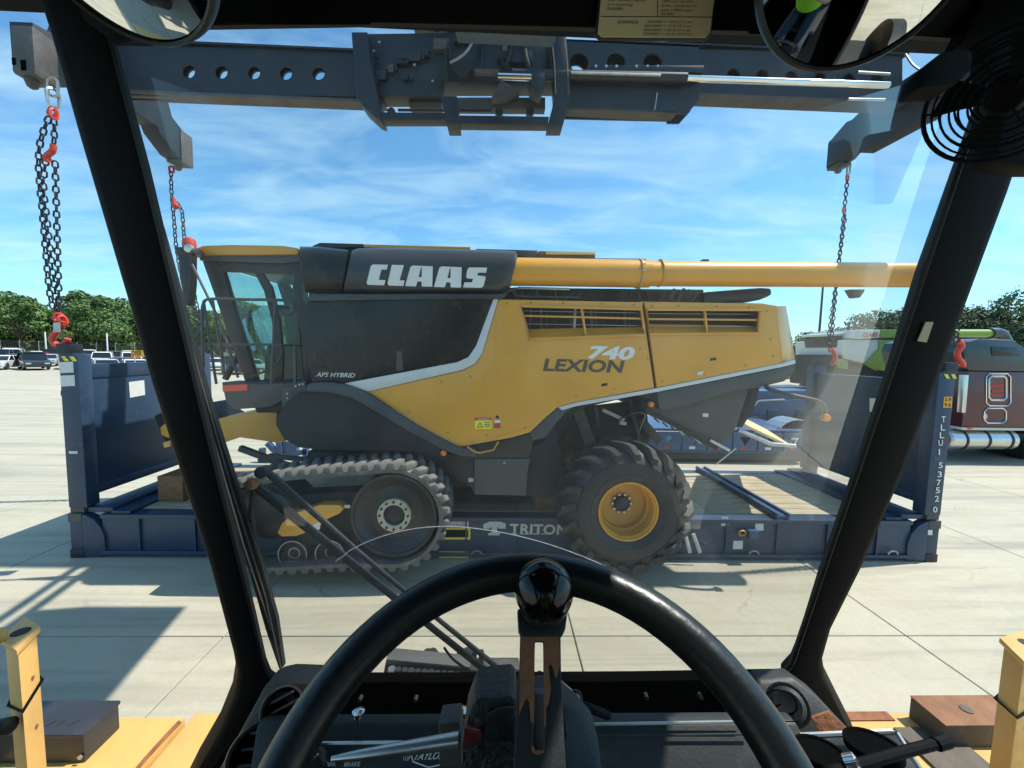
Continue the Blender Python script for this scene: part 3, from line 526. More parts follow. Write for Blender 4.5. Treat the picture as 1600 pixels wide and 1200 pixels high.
tp([(1548, 601), (1569, 599.5), (1569, 603.5), (1548, 605)], YT-.02, YT-.012, 'lettering_stroke', 'ink_red', 0); tp([(1550, 609), (1568, 608), (1568, 612), (1550, 613)], YT-.02, YT-.012, 'lettering_stroke', 'ink_red', 0); tp([(1549, 616), (1569, 615), (1569, 619), (1549, 620)], YT-.02, YT-.012, 'lettering_stroke', 'ink_red', 0)
tp([(1536, 650), (1540, 645), (1543, 650), (1542, 655), (1537, 655)], YT-.02, YT-.012, 'locker_emblem', 'fade_white', 0)
tp([(1503, 668), (1700, 670), (1700, 674), (1503, 672)], YT-.04, YT+.3, 'running_strip', 'fade_white', 0.01)
tp([(1513, 667.5), (1520, 667.7), (1520, 671), (1513, 671)], YT-.06, YT-.04, 'marker_light', 'red_bright', 0.005)
a_ = W(1490, 690, YT-.1); b_ = W(1597, 690, YT-.1); ft = MB().lathe(a_+V((0, .3, 0)), b_-a_, [(.05, 0), (.24, .0), (.29, .05), (.29, (b_-a_).length-.05), (.24, (b_-a_).length), (.05, (b_-a_).length)], 28).build('fuel_tank', 'alu', tk)
for px in (1512, 1547, 1583): c = W(px, 690, YT-.1)+V((0, .3, 0)); MB().lathe(c, (1, 0, 0), [(.29, 0), (.305, 0), (.305, .06), (.29, .06)], 28).build('tank_strap', 'steel_dark', ft)
tp([(1507, 586), (1514, 586), (1509, 645), (1503, 645)], YT-.15, YT-.02, 'cab_extender', 'alu', 0.01)
tp([(1210, 672), (1700, 678), (1700, 694), (1210, 688)], YT+.55, YT+.75, 'frame_rail', 'dark_matte', 0.01); tp([(1210, 672), (1700, 678), (1700, 694), (1210, 688)], YT+1.6, YT+1.8, 'frame_rail', 'dark_matte', 0.01)
for px in (1243, 1318):
    c = W(px, 690, YT)
    for yy in (YT, YT+1.85): 
        wh = MB().lathe((c.x, yy, .52), (0, 1, 0), [(.25, .08), (.45, 0), (.52, .06), (.52, .50), (.45, .56), (.25, .5)], 28).build('tyre', 'rubber', tk); MB().lathe((c.x, yy+.02, .52), (0, 1, 0), [(.06, -.05), (.10, 0), (.24, .03), (.28, 0), (.28, .4), (.06, .4)], 20).build('wheel_rim', 'alu', wh)
    pts = [(c.x+math.cos(t)*.66, YT-.05, .52+math.sin(t)*.66) for t in [R_(10+16*k) for k in range(11)]]
    m_ = MB()
    for i in range(10): a, b = V(pts[i]), V(pts[i+1]); n_ = ((a+b)/2-V((c.x, YT-.05, .52))).normalized()*.02; m_.hexa([a, b, b+V((0, .65, 0)), a+V((0, .65, 0)), a+n_, b+n_, b+n_+V((0, .65, 0)), a+n_+V((0, .65, 0))])
    m_.build('half_fender', 'alu', tk)
tp([(1216, 668), (1222, 668), (1222, 678), (1216, 678)], YT-.1, YT-.05, 'tail_light', 'red_bright', 0.005)
tp([(1600, 690), (1700, 690), (1700, 718), (1600, 716)], YT+.4, YT+2.0, 'front_axle_box', 'dark_matte')
for yy in (YT+.02, YT+2.0): MB().lathe((W(1760, 690, YT).x, yy, .52), (0, 1, 0), [(.25, .08), (.45, 0), (.52, .06), (.52, .34), (.45, .4), (.25, .34)], 28).build('tyre', 'rubber', tk)

# ================================================================== folded blue flat rack and blue chassis behind
YB = 10.6
fb = thing('folded_flat_rack', (W(1150, 700, YB).x, YB+1.2, 0), 'low dark blue folded flat rack lying behind the combine rear wheel', 'flat rack')
x0, x1 = W(700, 700, YB).x, W(1262, 700, YB).x
MB().box((x0, YB+.05, .10), (x1, YB+2.35, .26)).build('underside_shade', 'steel_dark', fb, bev=.02)  # dark box standing in for the shade under the rack
MB().box((x0, YB+.02, .27), (x1, YB+2.4, .36)).build('floor_beam', 'blue', fb, bev=.01)
n = 14; st = (x1-x0)/n
for i in range(n):
    m_ = MB(); a = x0+i*st+.02; b = x0+(i+1)*st-.02; cx = (a+b)/2
    if i % 2: m_.plate([(a, YB, .36), (b, YB, .36), (b, YB, .86), (a, YB, .86)], [[(cx-.15, YB, .74), (cx+.0, YB, .50), (cx+.14, YB, .74)]], (0, .05, 0))
    else: m_.plate([(a, YB, .36), (b, YB, .36), (b, YB, .86), (a, YB, .86)], [circle((cx, YB, .66), (1, 0, 0), (0, 0, 1), .09, 12)], (0, .05, 0))
    m_.build('side_plate', 'blue_light', fb)
    MB().box((cx-.14, YB-.012, .40), (cx+.02, YB, .47)).build('marking_plate', 'ink_red' if i % 3 else 'paper', fb)
MB().box((x0, YB+.1, .86), (x1, YB+2.3, .93)).build('top_sheet', 'blue_light', fb, bev=.01)
YC = 12.9
bc = thing('blue_chassis', (W(1180, 650, YC).x, YC+1.2, 0), 'bright blue trailer chassis with top rails behind the combine chopper', 'trailer')
def bp_(pts, y0, y1, nm, mat, bev=.02): return MB().prism([W(a, b, y0) for a, b in pts], (0, y1-y0, 0)).build(nm, mat, bc, bev=bev)
bp_([(1100, 632), (1290, 622), (1290, 700), (1100, 700)], YC, YC+.08, 'side_plate', 'blue_light')
bp_([(1100, 612), (1268, 610), (1290, 622), (1100, 631)], YC+.1, YC+2.0, 'deck', 'blue_light')
bp_([(1180, 606), (1262, 604), (1265, 618), (1180, 618)], YC+1.0, YC+1.9, 'bolster', 'blue')
for px in (1150, 1200, 1245): bp_([(px, 640), (px+16, 640), (px+16, 680), (px, 680)], YC-.05, YC-.01, 'bracket', 'blue')
MB().tube([W(1158, 655, YC-.1), W(1186, 626, YC-.1), W(1225, 624, YC-.1)], .03, 6).build('handrail', 'galv', bc)
for px in (1130, 1260):
    c = W(px, 700, YC); MB().lathe((c.x, YC+.1, .5), (0, 1, 0), [(.25, .06), (.45, 0), (.5, .06), (.5, .4), (.45, .46), (.25, .4)], 24).build('tyre', 'rubber', bc)
bp_([(1205, 688), (1245, 686), (1245, 716), (1205, 718)], YC-1.2, YC-.7, 'locker_box', 'blue')
# blue steel seen under the combine's feeder house, on the far side
YF = 10.2
uf = thing('blue_trestle', W(450, 735, YF).xy.to_3d(), 'light blue steel trestle seen under the combine feeder house', 'trestle')
for a, b in (((418, 692), (440, 715)), ((440, 715), (466, 702)), ((436, 690), (440, 715)), ((405, 720), (480, 705)), ((410, 700), (410, 740)), ((478, 700), (478, 735))):
    MB().bar(W(*a, YF), W(*b, YF), .12, .12).build('strut', 'blue_light', uf)
MB().prism([W(418, 690, YF), W(466, 690, YF), W(466, 700, YF), W(440, 714, YF), W(436, 692, YF)], (0, .06, 0)).build('gusset', 'blue_light', uf)
# ================================================================== flat rack container
X0, X1, Y0, Y1 = -5.779, 6.411, 5.443, 7.881
fr = thing('flat_rack', ((X0+X1)/2, (Y0+Y1)/2, 0), 'dark blue flat rack container carrying the yellow combine', 'flat rack')
ZD = 0.62
for y_, s in ((Y0, 1), (Y1, -1)):
    m_ = MB(); xs, xe = X0+.42, X1-.42
    m_.box((xs, min(y_+s*.03, y_+s*.05), .10), (xe, max(y_+s*.03, y_+s*.05), .555))
    m_.box((xs, min(y_, y_+s*.22), .555), (xe, max(y_, y_+s*.22), .61)); m_.box((xs, min(y_, y_+s*.22), .045), (xe, max(y_, y_+s*.22), .10))
    sb = m_.build('side_beam', 'blue', fr, bev=.004)
    if s == 1:
        for k in range(15):
            x_ = xs+.5+k*(xe-xs-1)/14; MB().box((x_-.01, y_+.004, .10), (x_+.01, y_+.03, .555)).build('stiffener', 'blue', sb)
for xx in [X0+.6+k*.95 for k in range(12)]: MB().box((xx-.06, Y0+.22, .30), (xx+.06, Y1-.22, .55)).build('cross_member', 'blue', fr)
pk = {}
for b in range(10):
    for s_ in range(4):
        L0 = (X1-X0-.9)/4; x_ = X0+.45+s_*L0; y_ = Y0+.225+b*.199
        if s_ not in pk: pk[s_] = MB().box((.004, .004, 0), (L0-.004, .195, .035)).mesh('deck_plank', 'wood', bev=.004)
        inst('deck_plank', pk[s_], fr, Matrix.Translation((x_, y_, .578+.003*((b*7+s_*3) % 3))))
# cross bars lying on the deck
for px0, px1 in ((1112, 1225),):
    a = G(px0, 738, .66); b = G(px1, 812, .66); xm = (a.x+b.x)/2
    m_ = MB(); m_.box((xm-.10, Y0+.02, .622), (xm-.06, Y1-.02, .70)); m_.box((xm+.06, Y0+.02, .622), (xm+.10, Y1-.02, .70)); m_.box((xm-.06, Y0+.03, .622), (xm+.06, Y1-.03, .665)); m_.build('lashing_bar', 'blue_light', fr, bev=.004)
# ends
def end(xo, s):                 # s=+1: inner side is +x (left end)
    xi = xo+s*.26
    def bx(a, b, lo, hi, nm, mat, par=fr, bev=.006): return MB().box((min(a, b), lo[0], lo[1]), (max(a, b), hi[0], hi[1])).build(nm, mat, par, bev=bev)
    for y_, t in ((Y0, 1), (Y1, -1)):
        ya, yb = (y_, y_+.19) if t == 1 else (y_-.19, y_)
        m_ = MB(); m_.box((min(xo+s*.02, xi), ya+.005, .70), (max(xo+s*.02, xi), yb-.005, 2.76)); po = m_.build('corner_post', 'blue', fr, bev=.012)
        bx(xo, xo+s*.178, (ya, 2.778), (yb-.02, 2.896), 'corner_casting', 'steel_dark')
        bx(xo, xo+s*.20, (ya+.01, 2.758), (yb-.01, 2.78), 'cap_plate', 'blue')
        # lower casting, hinge foot and gusset
        bx(xo, xo+s*.178, (ya, 0), (ya+.162, .118), 'corner_casting', 'steel_dark'); bx(xo, xo+s*.178, (ya, .50), (ya+.162, .618), 'corner_casting', 'steel_worn')
        bx(xo+s*.01, xo+s*.17, (ya+.012, .118), (ya+.15, .50), 'hinge_foot', 'blue')
        gp_ = [(xo+s*.178, ya+.005, .02), (xo+s*.46, ya+.005, .02), (xo+s*.46, ya+.005, .30), (xo+s*.42, ya+.005, .42), (xo+s*.34, ya+.005, .53), (xo+s*.22, ya+.005, .60), (xo+s*.178, ya+.005, .60)]
        MB().prism(gp_, (0, .12, 0)).build('gusset', 'blue', fr, bev=.004)
        bx(xo+s*.02, xo+s*.20, (ya+.02, .628), (yb-.02, .70), 'hinge_block', 'steel_worn')
        if t == 1:
            for k in (0, 1):
                a = xo+s*.06+s*k*.10 if s > 0 else xo-.20+k*.10
                P = [(a, Y0-.004+.005, 2.735), (a+.05, Y0+.001, 2.735), (a+.09, Y0+.001, 2.675), (a+.04, Y0+.001, 2.675)]
                MB().prism([V(q)+V((0, -.004, 0)) for q in P], (0, .003, 0)).build('hazard_stripe', 'sign_yellow', po, smooth=0)
            m_ = MB(); m_.tube([(xo-s*.03, Y0+.08, 2.30+.06*math.sin(q)) if False else (xo-s*(.02+.03*math.sin(q)), Y0+.08, 2.24+.06*math.cos(q)) for q in [k*PI/5 for k in range(6)]], .012, 6); m_.build('lashing_ring', 'steel_dark', po)
    # end wall
    wall = MB().box((min(xo+s*.08, xo+s*.20), Y0+.19, .86), (max(xo+s*.08, xo+s*.20), Y1-.19, 2.62)).build('end_wall', 'blue', fr, bev=.006)
    m_ = MB(); m_.box((min(xo+s*.06, xo+s*.215), Y0+.188, 2.44), (max(xo+s*.06, xo+s*.215), Y1-.188, 2.63)); m_.build('top_rail', 'blue', wall, bev=.006)
    m_ = MB(); m_.box((min(xo+s*.06, xo+s*.215), Y0+.188, .83), (max(xo+s*.06, xo+s*.215), Y1-.188, .95)); m_.build('bottom_rail', 'blue', wall, bev=.006)
    m_ = MB(); m_.box((min(xo+s*.22, xo+s*.55), Y0+.05, .622), (max(xo+s*.22, xo+s*.55), Y1-.05, .69)); m_.box((min(xo+s*.55, xo+s*.80), Y0+.03, .612), (max(xo+s*.55, xo+s*.80), Y1-.03, .65)); m_.build('sill_plate', 'blue', fr, bev=.006)
    for k in range(3): m_ = MB(); y_ = Y0+.5+k*.6; m_.box((min(xo+s*.3, xo+s*.5), y_, .03), (max(xo+s*.3, xo+s*.5), y_+.1, .56)); m_.build('end_bracket', 'steel_dark', fr)
    return wall
wl = end(X0, 1); wr = end(X1, -1)
XL = X0+.204; XR = X1-.204
MB().prism([XP(201, 597, XL), XP(225, 594, XL), XP(226.5, 617, XL), XP(203, 621.5, XL)], (.003, 0, 0)).build('data_label', 'paper', wl, smooth=0)
MB().prism([XP(1359, 622, XR), XP(1376, 623, XR), XP(1374, 645, XR), XP(1359, 643, XR)], (-.003, 0, 0)).build('data_label', 'paper', wr, smooth=0)
YQ = Y0-.001
def fp(pts, nm, mat, y=YQ, th=.004, par=fr): return MB().prism([W(a, b, y) for a, b in pts], (0, th, 0)).build(nm, mat, par, smooth=0)
fp([(92, 566), (114, 565), (115, 582), (93, 583)], 'data_label', 'paper'); fp([(94, 587), (116, 586), (117, 603), (95, 604)], 'data_label', 'paper')
fp([(107, 705), (121, 705), (121, 709), (108, 709)], 'data_label', 'paper')
fp([(1475, 620), (1488, 620), (1487, 637), (1474, 637)], 'height_label', 'sign_orange')
text('2.9', W(1476, 627, YQ), W(1486, 627, YQ), W(1476, 621.5, YQ), lift=.003, bold=.02).build('label_text', 'ink', fr, smooth=0)
text('9.6', W(1475.5, 635.5, YQ), W(1485.5, 635.5, YQ), W(1475.5, 629.5, YQ), lift=.003, bold=.02).build('label_text', 'ink', fr, smooth=0)
m_ = MB()
for ch, px, py in (('T', 1474, 655), ('L', 1473, 668), ('L', 1471.5, 680), ('U', 1469.5, 692), ('1', 1467.5, 706), ('5', 1469.5, 727), ('3', 1468, 741), ('7', 1466.5, 754), ('5', 1465, 766), ('2', 1463.5, 779), ('0', 1461, 796)):
    hw = 3.4 if ch not in '1' else 1.0
    text(ch, W(px-hw, py+4.6, YQ), W(px+hw, py+4.6, YQ), W(px-hw, py-4.6, YQ), lift=.003, bold=.012, mb=m_)
m_.build('serial_lettering', 'white', fr, smooth=0)
fp([(1459, 714), (1478, 719), (1460, 719.5)], 'arrow_mark', 'blue_light')
YB_ = Y0+.024
fp([(443+1007, 828), (1457, 828), (1457, 836), (1450, 836)], 'data_label', 'paper')
# triton lettering and logo on the web
YW = Y0+.026
text('TRITON', W(796, 834.5, YW), W(886, 836, YW), W(797, 818, YW), bold=.035, lift=.003, spacing=1.06).build('owner_lettering', 'fade_white', fr, smooth=0)
sm = MB()
for (a, b) in ((797.5, 818.3), (797.5, 834.2)): pass
for cx_, (ya_, yb_) in ((804, (0, 1)), (820, (0, 1)), (837, (0, 1)), (850, (0, 1))):
    for yy in (833.4,): sm.prism([W(cx_-4.6, yy+.2, YW), W(cx_+4.6, yy+.2, YW), W(cx_+4.6, yy+1.6, YW), W(cx_-4.6, yy+1.6, YW)], (0, -.003, 0))
sm.build('letter_serifs', 'fade_white', fr, smooth=0)
lg = [(755, 819), (773, 812), (790, 818), (790, 826), (780, 826), (777, 822.5), (777, 832), (781, 833), (781, 836.5), (763, 836.5), (763, 833), (768, 832), (768, 822.5), (765, 826), (755.5, 826)]
fp(lg, 'owner_logo', 'fade_white', YW-.003)
fp([(690, 812), (732, 812), (732, 823.5), (690, 823.5)], 'pocket_notice', 'paper', YW-.003)
text('FOR EMPTY LIFT ONLY', W(692, 817.3, YW-.003), W(730, 817.3, YW-.003), W(692, 813.2, YW-.003), lift=.003).build('notice_text', 'ink_red', fr, smooth=0)
text('EMPTY SLEEVER ONLY', W(692, 822.6, YW-.003), W(730, 822.6, YW-.003), W(692, 818.6, YW-.003), lift=.003).build('notice_text', 'ink_red', fr, smooth=0)
fp([(686, 824.5), (735, 824.5), (735, 843), (686, 843)], 'fork_pocket_frame', 'sign_yellow', YW-.004); fp([(689.5, 828), (731.5, 828), (731.5, 839.5), (689.5, 839.5)], 'fork_pocket', 'black_void', YW-.008)
fp([(686, 862), (732, 862), (732, 872), (686, 872)], 'fork_pocket_sill', 'sign_yellow', YW-.004, .02)
fp([(1127, 808), (1138, 808), (1138, 822), (1127, 822)], 'data_label', 'paper', YW-.003); fp([(1178+2, 815), (1193, 815), (1193, 829), (1180, 829)], 'data_label', 'paper', YW-.003); fp([(1146, 845), (1161, 845), (1160, 858), (1145, 858)], 'data_label', 'paper', YW-.003)
for px in (1178, 1395, 745):
    c = W(px, 866, Y0-.02); MB().tube([c+V((.07*math.cos(q), 0, .05*math.sin(q))) for q in [k*PI/6 for k in range(7)]], .012, 6).build('lashing_ring', 'galv', fr)
c = W(1160, 833, Y0-.02); MB().tube([c+V((.05*math.cos(q), 0, .035*math.sin(q))) for q in [k*PI/6 for k in range(13)]], .012, 6).build('lashing_ring', 'rim', fr)
c = W(1166, 828, Y0); MB().box((c.x, Y0-.08, c.z-.10), (c.x+.14, Y0+.02, c.z+.02)).build('twist_bracket', 'blue_light', fr, bev=.005)
# timber packers on the deck
for i, (px, py, yy) in enumerate(((855, 790, 5.75), (268, 808, 5.9))):
    c = W(px, py, yy); b_ = MB().box((c.x-.18, yy, ZD), (c.x+.18, yy+.9, ZD+(.24 if i == 0 else .38))).build('timber_block', 'brownwood', None, loc=(c.x, yy, ZD), bev=.008)
    tag(b_, 'brown timber block on the deck left of the rear wheel' if i == 0 else 'weathered timber block on the deck beside the left pillar', 'timber block', 'timber blocks under the combine')
fp([(247, 793), (270, 793), (270, 796), (247, 796)], 'strap_edge', 'fade_white', 5.88)

# ================================================================== yellow combine
YP = 5.20; YCN = 6.62; YFAR = 2*YCN-YP
cb_ = thing('combine_harvester', (-0.4, YCN, ZD), 'yellow and black tracked combine harvester on the blue flat rack', 'combine harvester')
def pr(pts, y0, y1, nm, mat, bev=.012, par=cb_, smooth=35, label=None): return MB().prism([W(a, b, y0) for a, b in pts], (0, y1-y0, 0)).build(nm, mat, par, bev=bev, smooth=smooth, label=label)
def pl(outer, holes, y0, y1, nm, mat, bev=.006, par=cb_): return MB().plate([W(a, b, y0) for a, b in outer], [[W(a, b, y0) for a, b in h] for h in holes], (0, y1-y0, 0)).build(nm, mat, par, bev=bev)
def both(pts, y0, th, nm, mat, **k):       # the same part on the near and on the far side
    o = pr(pts, y0, y0+th, nm, mat, **k); P = [W(a, b, y0) for a, b in pts]
    MB().prism([V((p.x, 2*YCN-y0-th, p.z)) for p in P], (0, th, 0)).build(nm, mat, k.get('par', cb_), bev=k.get('bev', .012)); return o
# --- inner hull
pr([(478, 470), (770, 466), (1200, 480), (1205, 560), (1160, 585), (1020, 612), (900, 640), (870, 690), (860, 760), (660, 762), (640, 700), (485, 700)], YP+.42, YFAR-.42, 'inner_hull', 'dark_matte', bev=.02)
# --- yellow side panels with air intake openings
op1 = [(814.5, 478), (1001, 483), (1006, 511), (1008, 523), (829, 530)]
op2 = [(1011, 483.5), (1186, 484), (1188, 488), (1184, 521), (1015, 522)]
pan = [(779, 467.5), (1003.5, 472), (1022.5, 606), (897, 629), (872, 636), (850, 655), (828, 676), (800, 684), (717, 699), (690, 686), (650, 664), (610, 637), (580, 616), (574, 612.5), (724, 578.5), (743, 569), (754, 552)]
sp = pl(pan, [op1], YP, YP+.05, 'side_panel', 'yellow', bev=.014)
rp = pl([(1007, 472), (1190, 474.5), (1212, 478), (1222, 567), (1026.5, 605.5)], [op2], YP, YP+.05, 'rear_side_panel', 'yellow', bev=.014)
def quad3(a, b, c, d, th, nm, mat, par=cb_, bev=.01): n_ = (V(b)-V(a)).cross(V(d)-V(a)).normalized()*th; n_ = n_ if n_.y > 0 else -n_; return MB().hexa([a, b, V(b)+n_, V(a)+n_, d, c, V(c)+n_, V(d)+n_]).build(nm, mat, par, bev=bev)
quad3(W(1212.5, 478, YP), W(1229, 478, YP+.28), W(1243, 561, YP+.28), W(1223, 566.5, YP), .05, 'corner_panel', 'yellow', bev=.012)
MB().hexa([W(1229, 478, YP+.28), W(1243, 561, YP+.28), W(1243, 561, YP+.28)+V((0, 2.2, 0)), W(1229, 478, YP+.28)+V((0, 2.2, 0))]+[p+V((-.05, 0, 0)) for p in (W(1229, 478, YP+.28), W(1243, 561, YP+.28), W(1243, 561, YP+.28)+V((0, 2.2, 0)), W(1229, 478, YP+.28)+V((0, 2.2, 0)))]).build('tailgate', 'yellow', cb_, bev=.01)
pr([(1000, 471), (1190, 474), (1212, 477.5), (1212, 479), (1000, 476)], YP+.03, YFAR-.03, 'engine_deck', 'yellow', bev=.006)
P = [V((p.x, YFAR-.05, p.z)) for p in [W(a, b, YP) for a, b in pan]]; MB().plate(P, [], (0, .05, 0)).build('side_panel', 'yellow', cb_, bev=.01)
P = [V((p.x, YFAR-.05, p.z)) for p in [W(a, b, YP) for a, b in [(1007, 472), (1190, 474.5), (1212, 478), (1222, 567), (1026.5, 605.5)]]]; MB().plate(P, [], (0, .05, 0)).build('rear_side_panel', 'yellow', cb_, bev=.01)
# recess: sloping ledge, raised surround, bars
for op, par in ((op1, sp), (op2, rp)):
    P = [W(a, b, YP-.012) for a, b in op]; MB().tube(P, .020, 6, closed=True).build('intake_surround', 'yellow', par)
    lo_l, lo_r = op[-1], op[-2]
    a, b = W(lo_l[0]+1, lo_l[1]-1, YP+.03), W(lo_r[0]-1, lo_r[1]-1, YP+.03); c, d = W(lo_r[0]-3, lo_r[1]-12, YP+.16), W(lo_l[0]-2, lo_l[1]-16, YP+.16)
    MB().hexa([a, b, b+V((0, .03, -.03)), a+V((0, .03, -.03)), d, c, c+V((0, .03, 0)), d+V((0, .03, 0))]).build('intake_ledge', 'yellow', par)
def bar2(p, q, w_, d_, nm, mat, par, y=YP): MB().bar(W(*p, y), W(*q, y), d_, w_).build(nm, mat, par, bev=.004)
bar2((816, 493.5), (1004, 498), .024, .03, 'intake_bar', 'yellow', sp, YP+.02); bar2((1012, 498.5), (1185, 500), .024, .03, 'intake_bar', 'yellow', rp, YP+.02)
for y_ in (486, 506): bar2((818, y_), (1003, y_+3), .008, .01, 'intake_rod', 'galv', sp, YP+.07)
for y_ in (490, 509): bar2((1012, y_), (1186, y_+1), .008, .01, 'intake_rod', 'galv', rp, YP+.07)
for (a, b, par) in (((908, 480), (915, 524), sp), ((1001, 483), (1008, 522), sp), ((1100, 483), (1104, 522), rp)):
    bar2(a, b, .026, .05, 'intake_post', 'yellow', par, YP+.03)
# radiator and engine parts behind the openings
pr([(800, 474), (1195, 478), (1190, 540), (820, 540)], YP+.36, YP+.40, 'radiator_screen', 'dark_matte', bev=0)
rg = random.Random(3)
for k in range(16):
    px = 822+k*11+rg.uniform(-3, 3); bar2((px, 478), (px+rg.uniform(-4, 4), 512+rg.uniform(-8, 10)), rg.choice([.012, .02, .035]), .02, 'engine_pipe', rg.choice(['dark', 'steel_worn', 'galv', 'dark_matte']), sp, YP+.20+rg.uniform(0, .12))
# --- bright stripe and lower trim
st_ = pr([(771, 467), (744, 540), (732, 558), (714, 566), (538, 599), (560, 607), (574, 612), (723, 578), (742.5, 568.5), (753.5, 552), (778.5, 467.5)], YP-.008, YP+.03, 'silver_stripe', 'silver', bev=.004)
pr([(872, 636.5), (897, 629.5), (1026, 606.5), (1222, 567.5), (1243, 562), (1243, 568), (1222, 573.5), (1026, 612.5), (899, 635), (878, 641)], YP-.004, YP+.06, 'lower_trim', 'silver', bev=.004)
pr([(828, 677), (850, 656), (872, 637), (896, 635.5), (884, 645), (868, 662), (852, 684), (832, 688)], YP+.0, YP+.2, 'arch_trim', 'trim', bev=.008)
pr([(800, 685), (828, 677), (835, 684), (826, 716), (717, 716), (717, 700)], YP+.04, YP+.3, 'lower_side_sheet', 'dark', bev=.01)
# --- dark band and chopper housing at the rear
pr([(1026, 613), (1222, 574), (1243, 568.5), (1241, 582), (1226, 596), (1185, 606), (1150, 610), (1050, 640), (1030, 640)], YP+.05, YFAR-.05, 'rear_skirt', 'trim', bev=.02)
ch = pr([(1014, 632), (1040, 618), (1062, 612), (1172, 590), (1168, 615), (1160, 640), (1153, 664), (1140, 684), (1128, 692), (1116, 693), (1100, 684), (1010, 640)], YP+.16, YFAR-.16, 'chopper_housing', 'greybox', bev=.02)
pr([(1170, 596), (1190, 596), (1178, 640), (1160, 668), (1152, 668), (1160, 640)], YP+.3, YFAR-.3, 'chopper_rear', 'dark_matte', bev=.01)
bar2((1008, 640), (1120, 700), .05, .06, 'drive_guard', 'dark_matte', ch, YP+.12)
bar2((1110, 688), (1140, 704), .035, .02, 'guard_decal', 'fade_white', ch, YP+.08)
for k in range(8): bar2((1022+k*13, 653+k*6.6), (1030+k*13, 660+k*6.6), .02, .03, 'drive_link', rg.choice(['galv', 'steel_worn', 'dark']), ch, YP+.2)
quad3(W(1153, 657, 5.75), W(1240, 698, 5.75), W(1200, 672, 7.6), W(1150, 646, 7.6), .04, 'straw_deflector', 'yellow_pale')
MB().tube([W(1243, 697, 5.74), W(1205, 694, 5.74), W(1153, 672, 5.74)], .03, 8).build('deflector_tube', 'galv', cb_)
bar2((1118, 726), (1150, 700), .02, .02, 'deflector_stay', 'galv', ch, 5.8)
fpq = lambda pts, nm, mat, y, par=cb_: MB().prism([W(a, b, y) for a, b in pts], (0, .003, 0)).build(nm, mat, par, smooth=0)
fpq([(1098, 646), (1107, 646), (1107, 651.5), (1098, 651.5)], 'small_label', 'paper', YP+.155, ch); fpq([(1090, 581), (1099, 580), (1099, 585), (1090, 586)], 'small_label', 'paper', YP-.006, rp)
for px, py, y_ in ((1018, 632, YP+.12), (693, 708, YP-.02)):
    c = W(px, py, y_); MB().lathe(c, (0, 1, 0), [(.012, -.02), (.035, -.012), (.04, 0), (.04, .04)], 14).build('side_marker', 'orange', cb_)
# rear arm with orange lamp
MB().tube(smoothpath([W(1197, 598, 5.4), W(1199, 606, 5.2), W(1215, 612, 5.1), W(1250, 620, 5.0), W(1283, 629, 4.95), W(1289, 645, 4.95)]), .028, 8).build('lamp_arm', 'trim', cb_)
c = W(1288, 652, 4.95); MB().lathe(c+V((0, -.05, 0)), (0, 1, 0), [(.01, -.012), (.045, -.005), (.05, .02), (.05, .06), (.02, .1)], 16).build('arm_lamp', 'orange', cb_)
# --- tank and cowl
tk_ = pr([(482, 459), (794, 459), (785, 466), (770, 467.5), (743, 540), (731, 558), (713, 565.5), (537, 598.5), (520, 597), (487, 598), (480, 560), (474, 500)], YP+.01, YP+.30, 'tank_side', 'tank', bev=.02)
pr([(482, 459), (794, 459), (785, 467), (482, 470)], YP-.03, YP+.3, 'tank_ledge', 'cowl', bev=.012)
# rounded cowl: loft of a bulging profile
def cowl(pxs, nm, mat):
    m_ = MB(); prof = [(0.0, .10), (.12, .03), (.35, 0.0), (.65, .0), (.86, .05), (.97, .16), (1.0, .32)]; rows = []
    for (px, pb, pt) in pxs: rows.append([W(px+(pt[0]-px)*t*0+0, pb+(pt[1]-pb)*t, YP-.06+o) for t, o in prof]); rows[-1] = [V((W(px+(pt[0]-px)*t, pb+(pt[1]-pb)*t, YP-.06+o))) for t, o in prof]
    n_ = len(prof); vs = [p for r_ in rows for p in r_]; m2 = len(rows); vs += [V((r_[-1].x, YP+1.2, r_[-1].z)) for r_ in rows] + [V((r_[0].x, YP+1.2, r_[0].z)) for r_ in rows]
    fs = []
    for i in range(m2-1):
        for k in range(n_-1): fs.append((i*n_+k, (i+1)*n_+k, (i+1)*n_+k+1, i*n_+k+1))
        a = m2*n_+i; fs.append((i*n_+n_-1, (i+1)*n_+n_-1, a+1, a)); b = m2*n_+m2+i; fs.append((i*n_, b, b+1, (i+1)*n_))
    for i in (0, m2-1): fs.append(tuple(i*n_+k for k in range(n_))+(m2*n_+i, m2*n_+m2+i))
    return m_.add(vs, fs).build(nm, mat, cb_, smooth=40)
cw = cowl([(536, 456, (550, 391)), (545, 457, (560, 388)), (600, 457.5, (603, 387)), (780, 458, (790, 391.5)), (793, 452, (806, 393)), (798, 440, (809, 400))], 'tank_cowl', 'cowl')
cowl([(477, 456, (468, 385)), (500, 456, (498, 385.5)), (533, 456, (544, 390))], 'tank_cowl_front', 'tank')
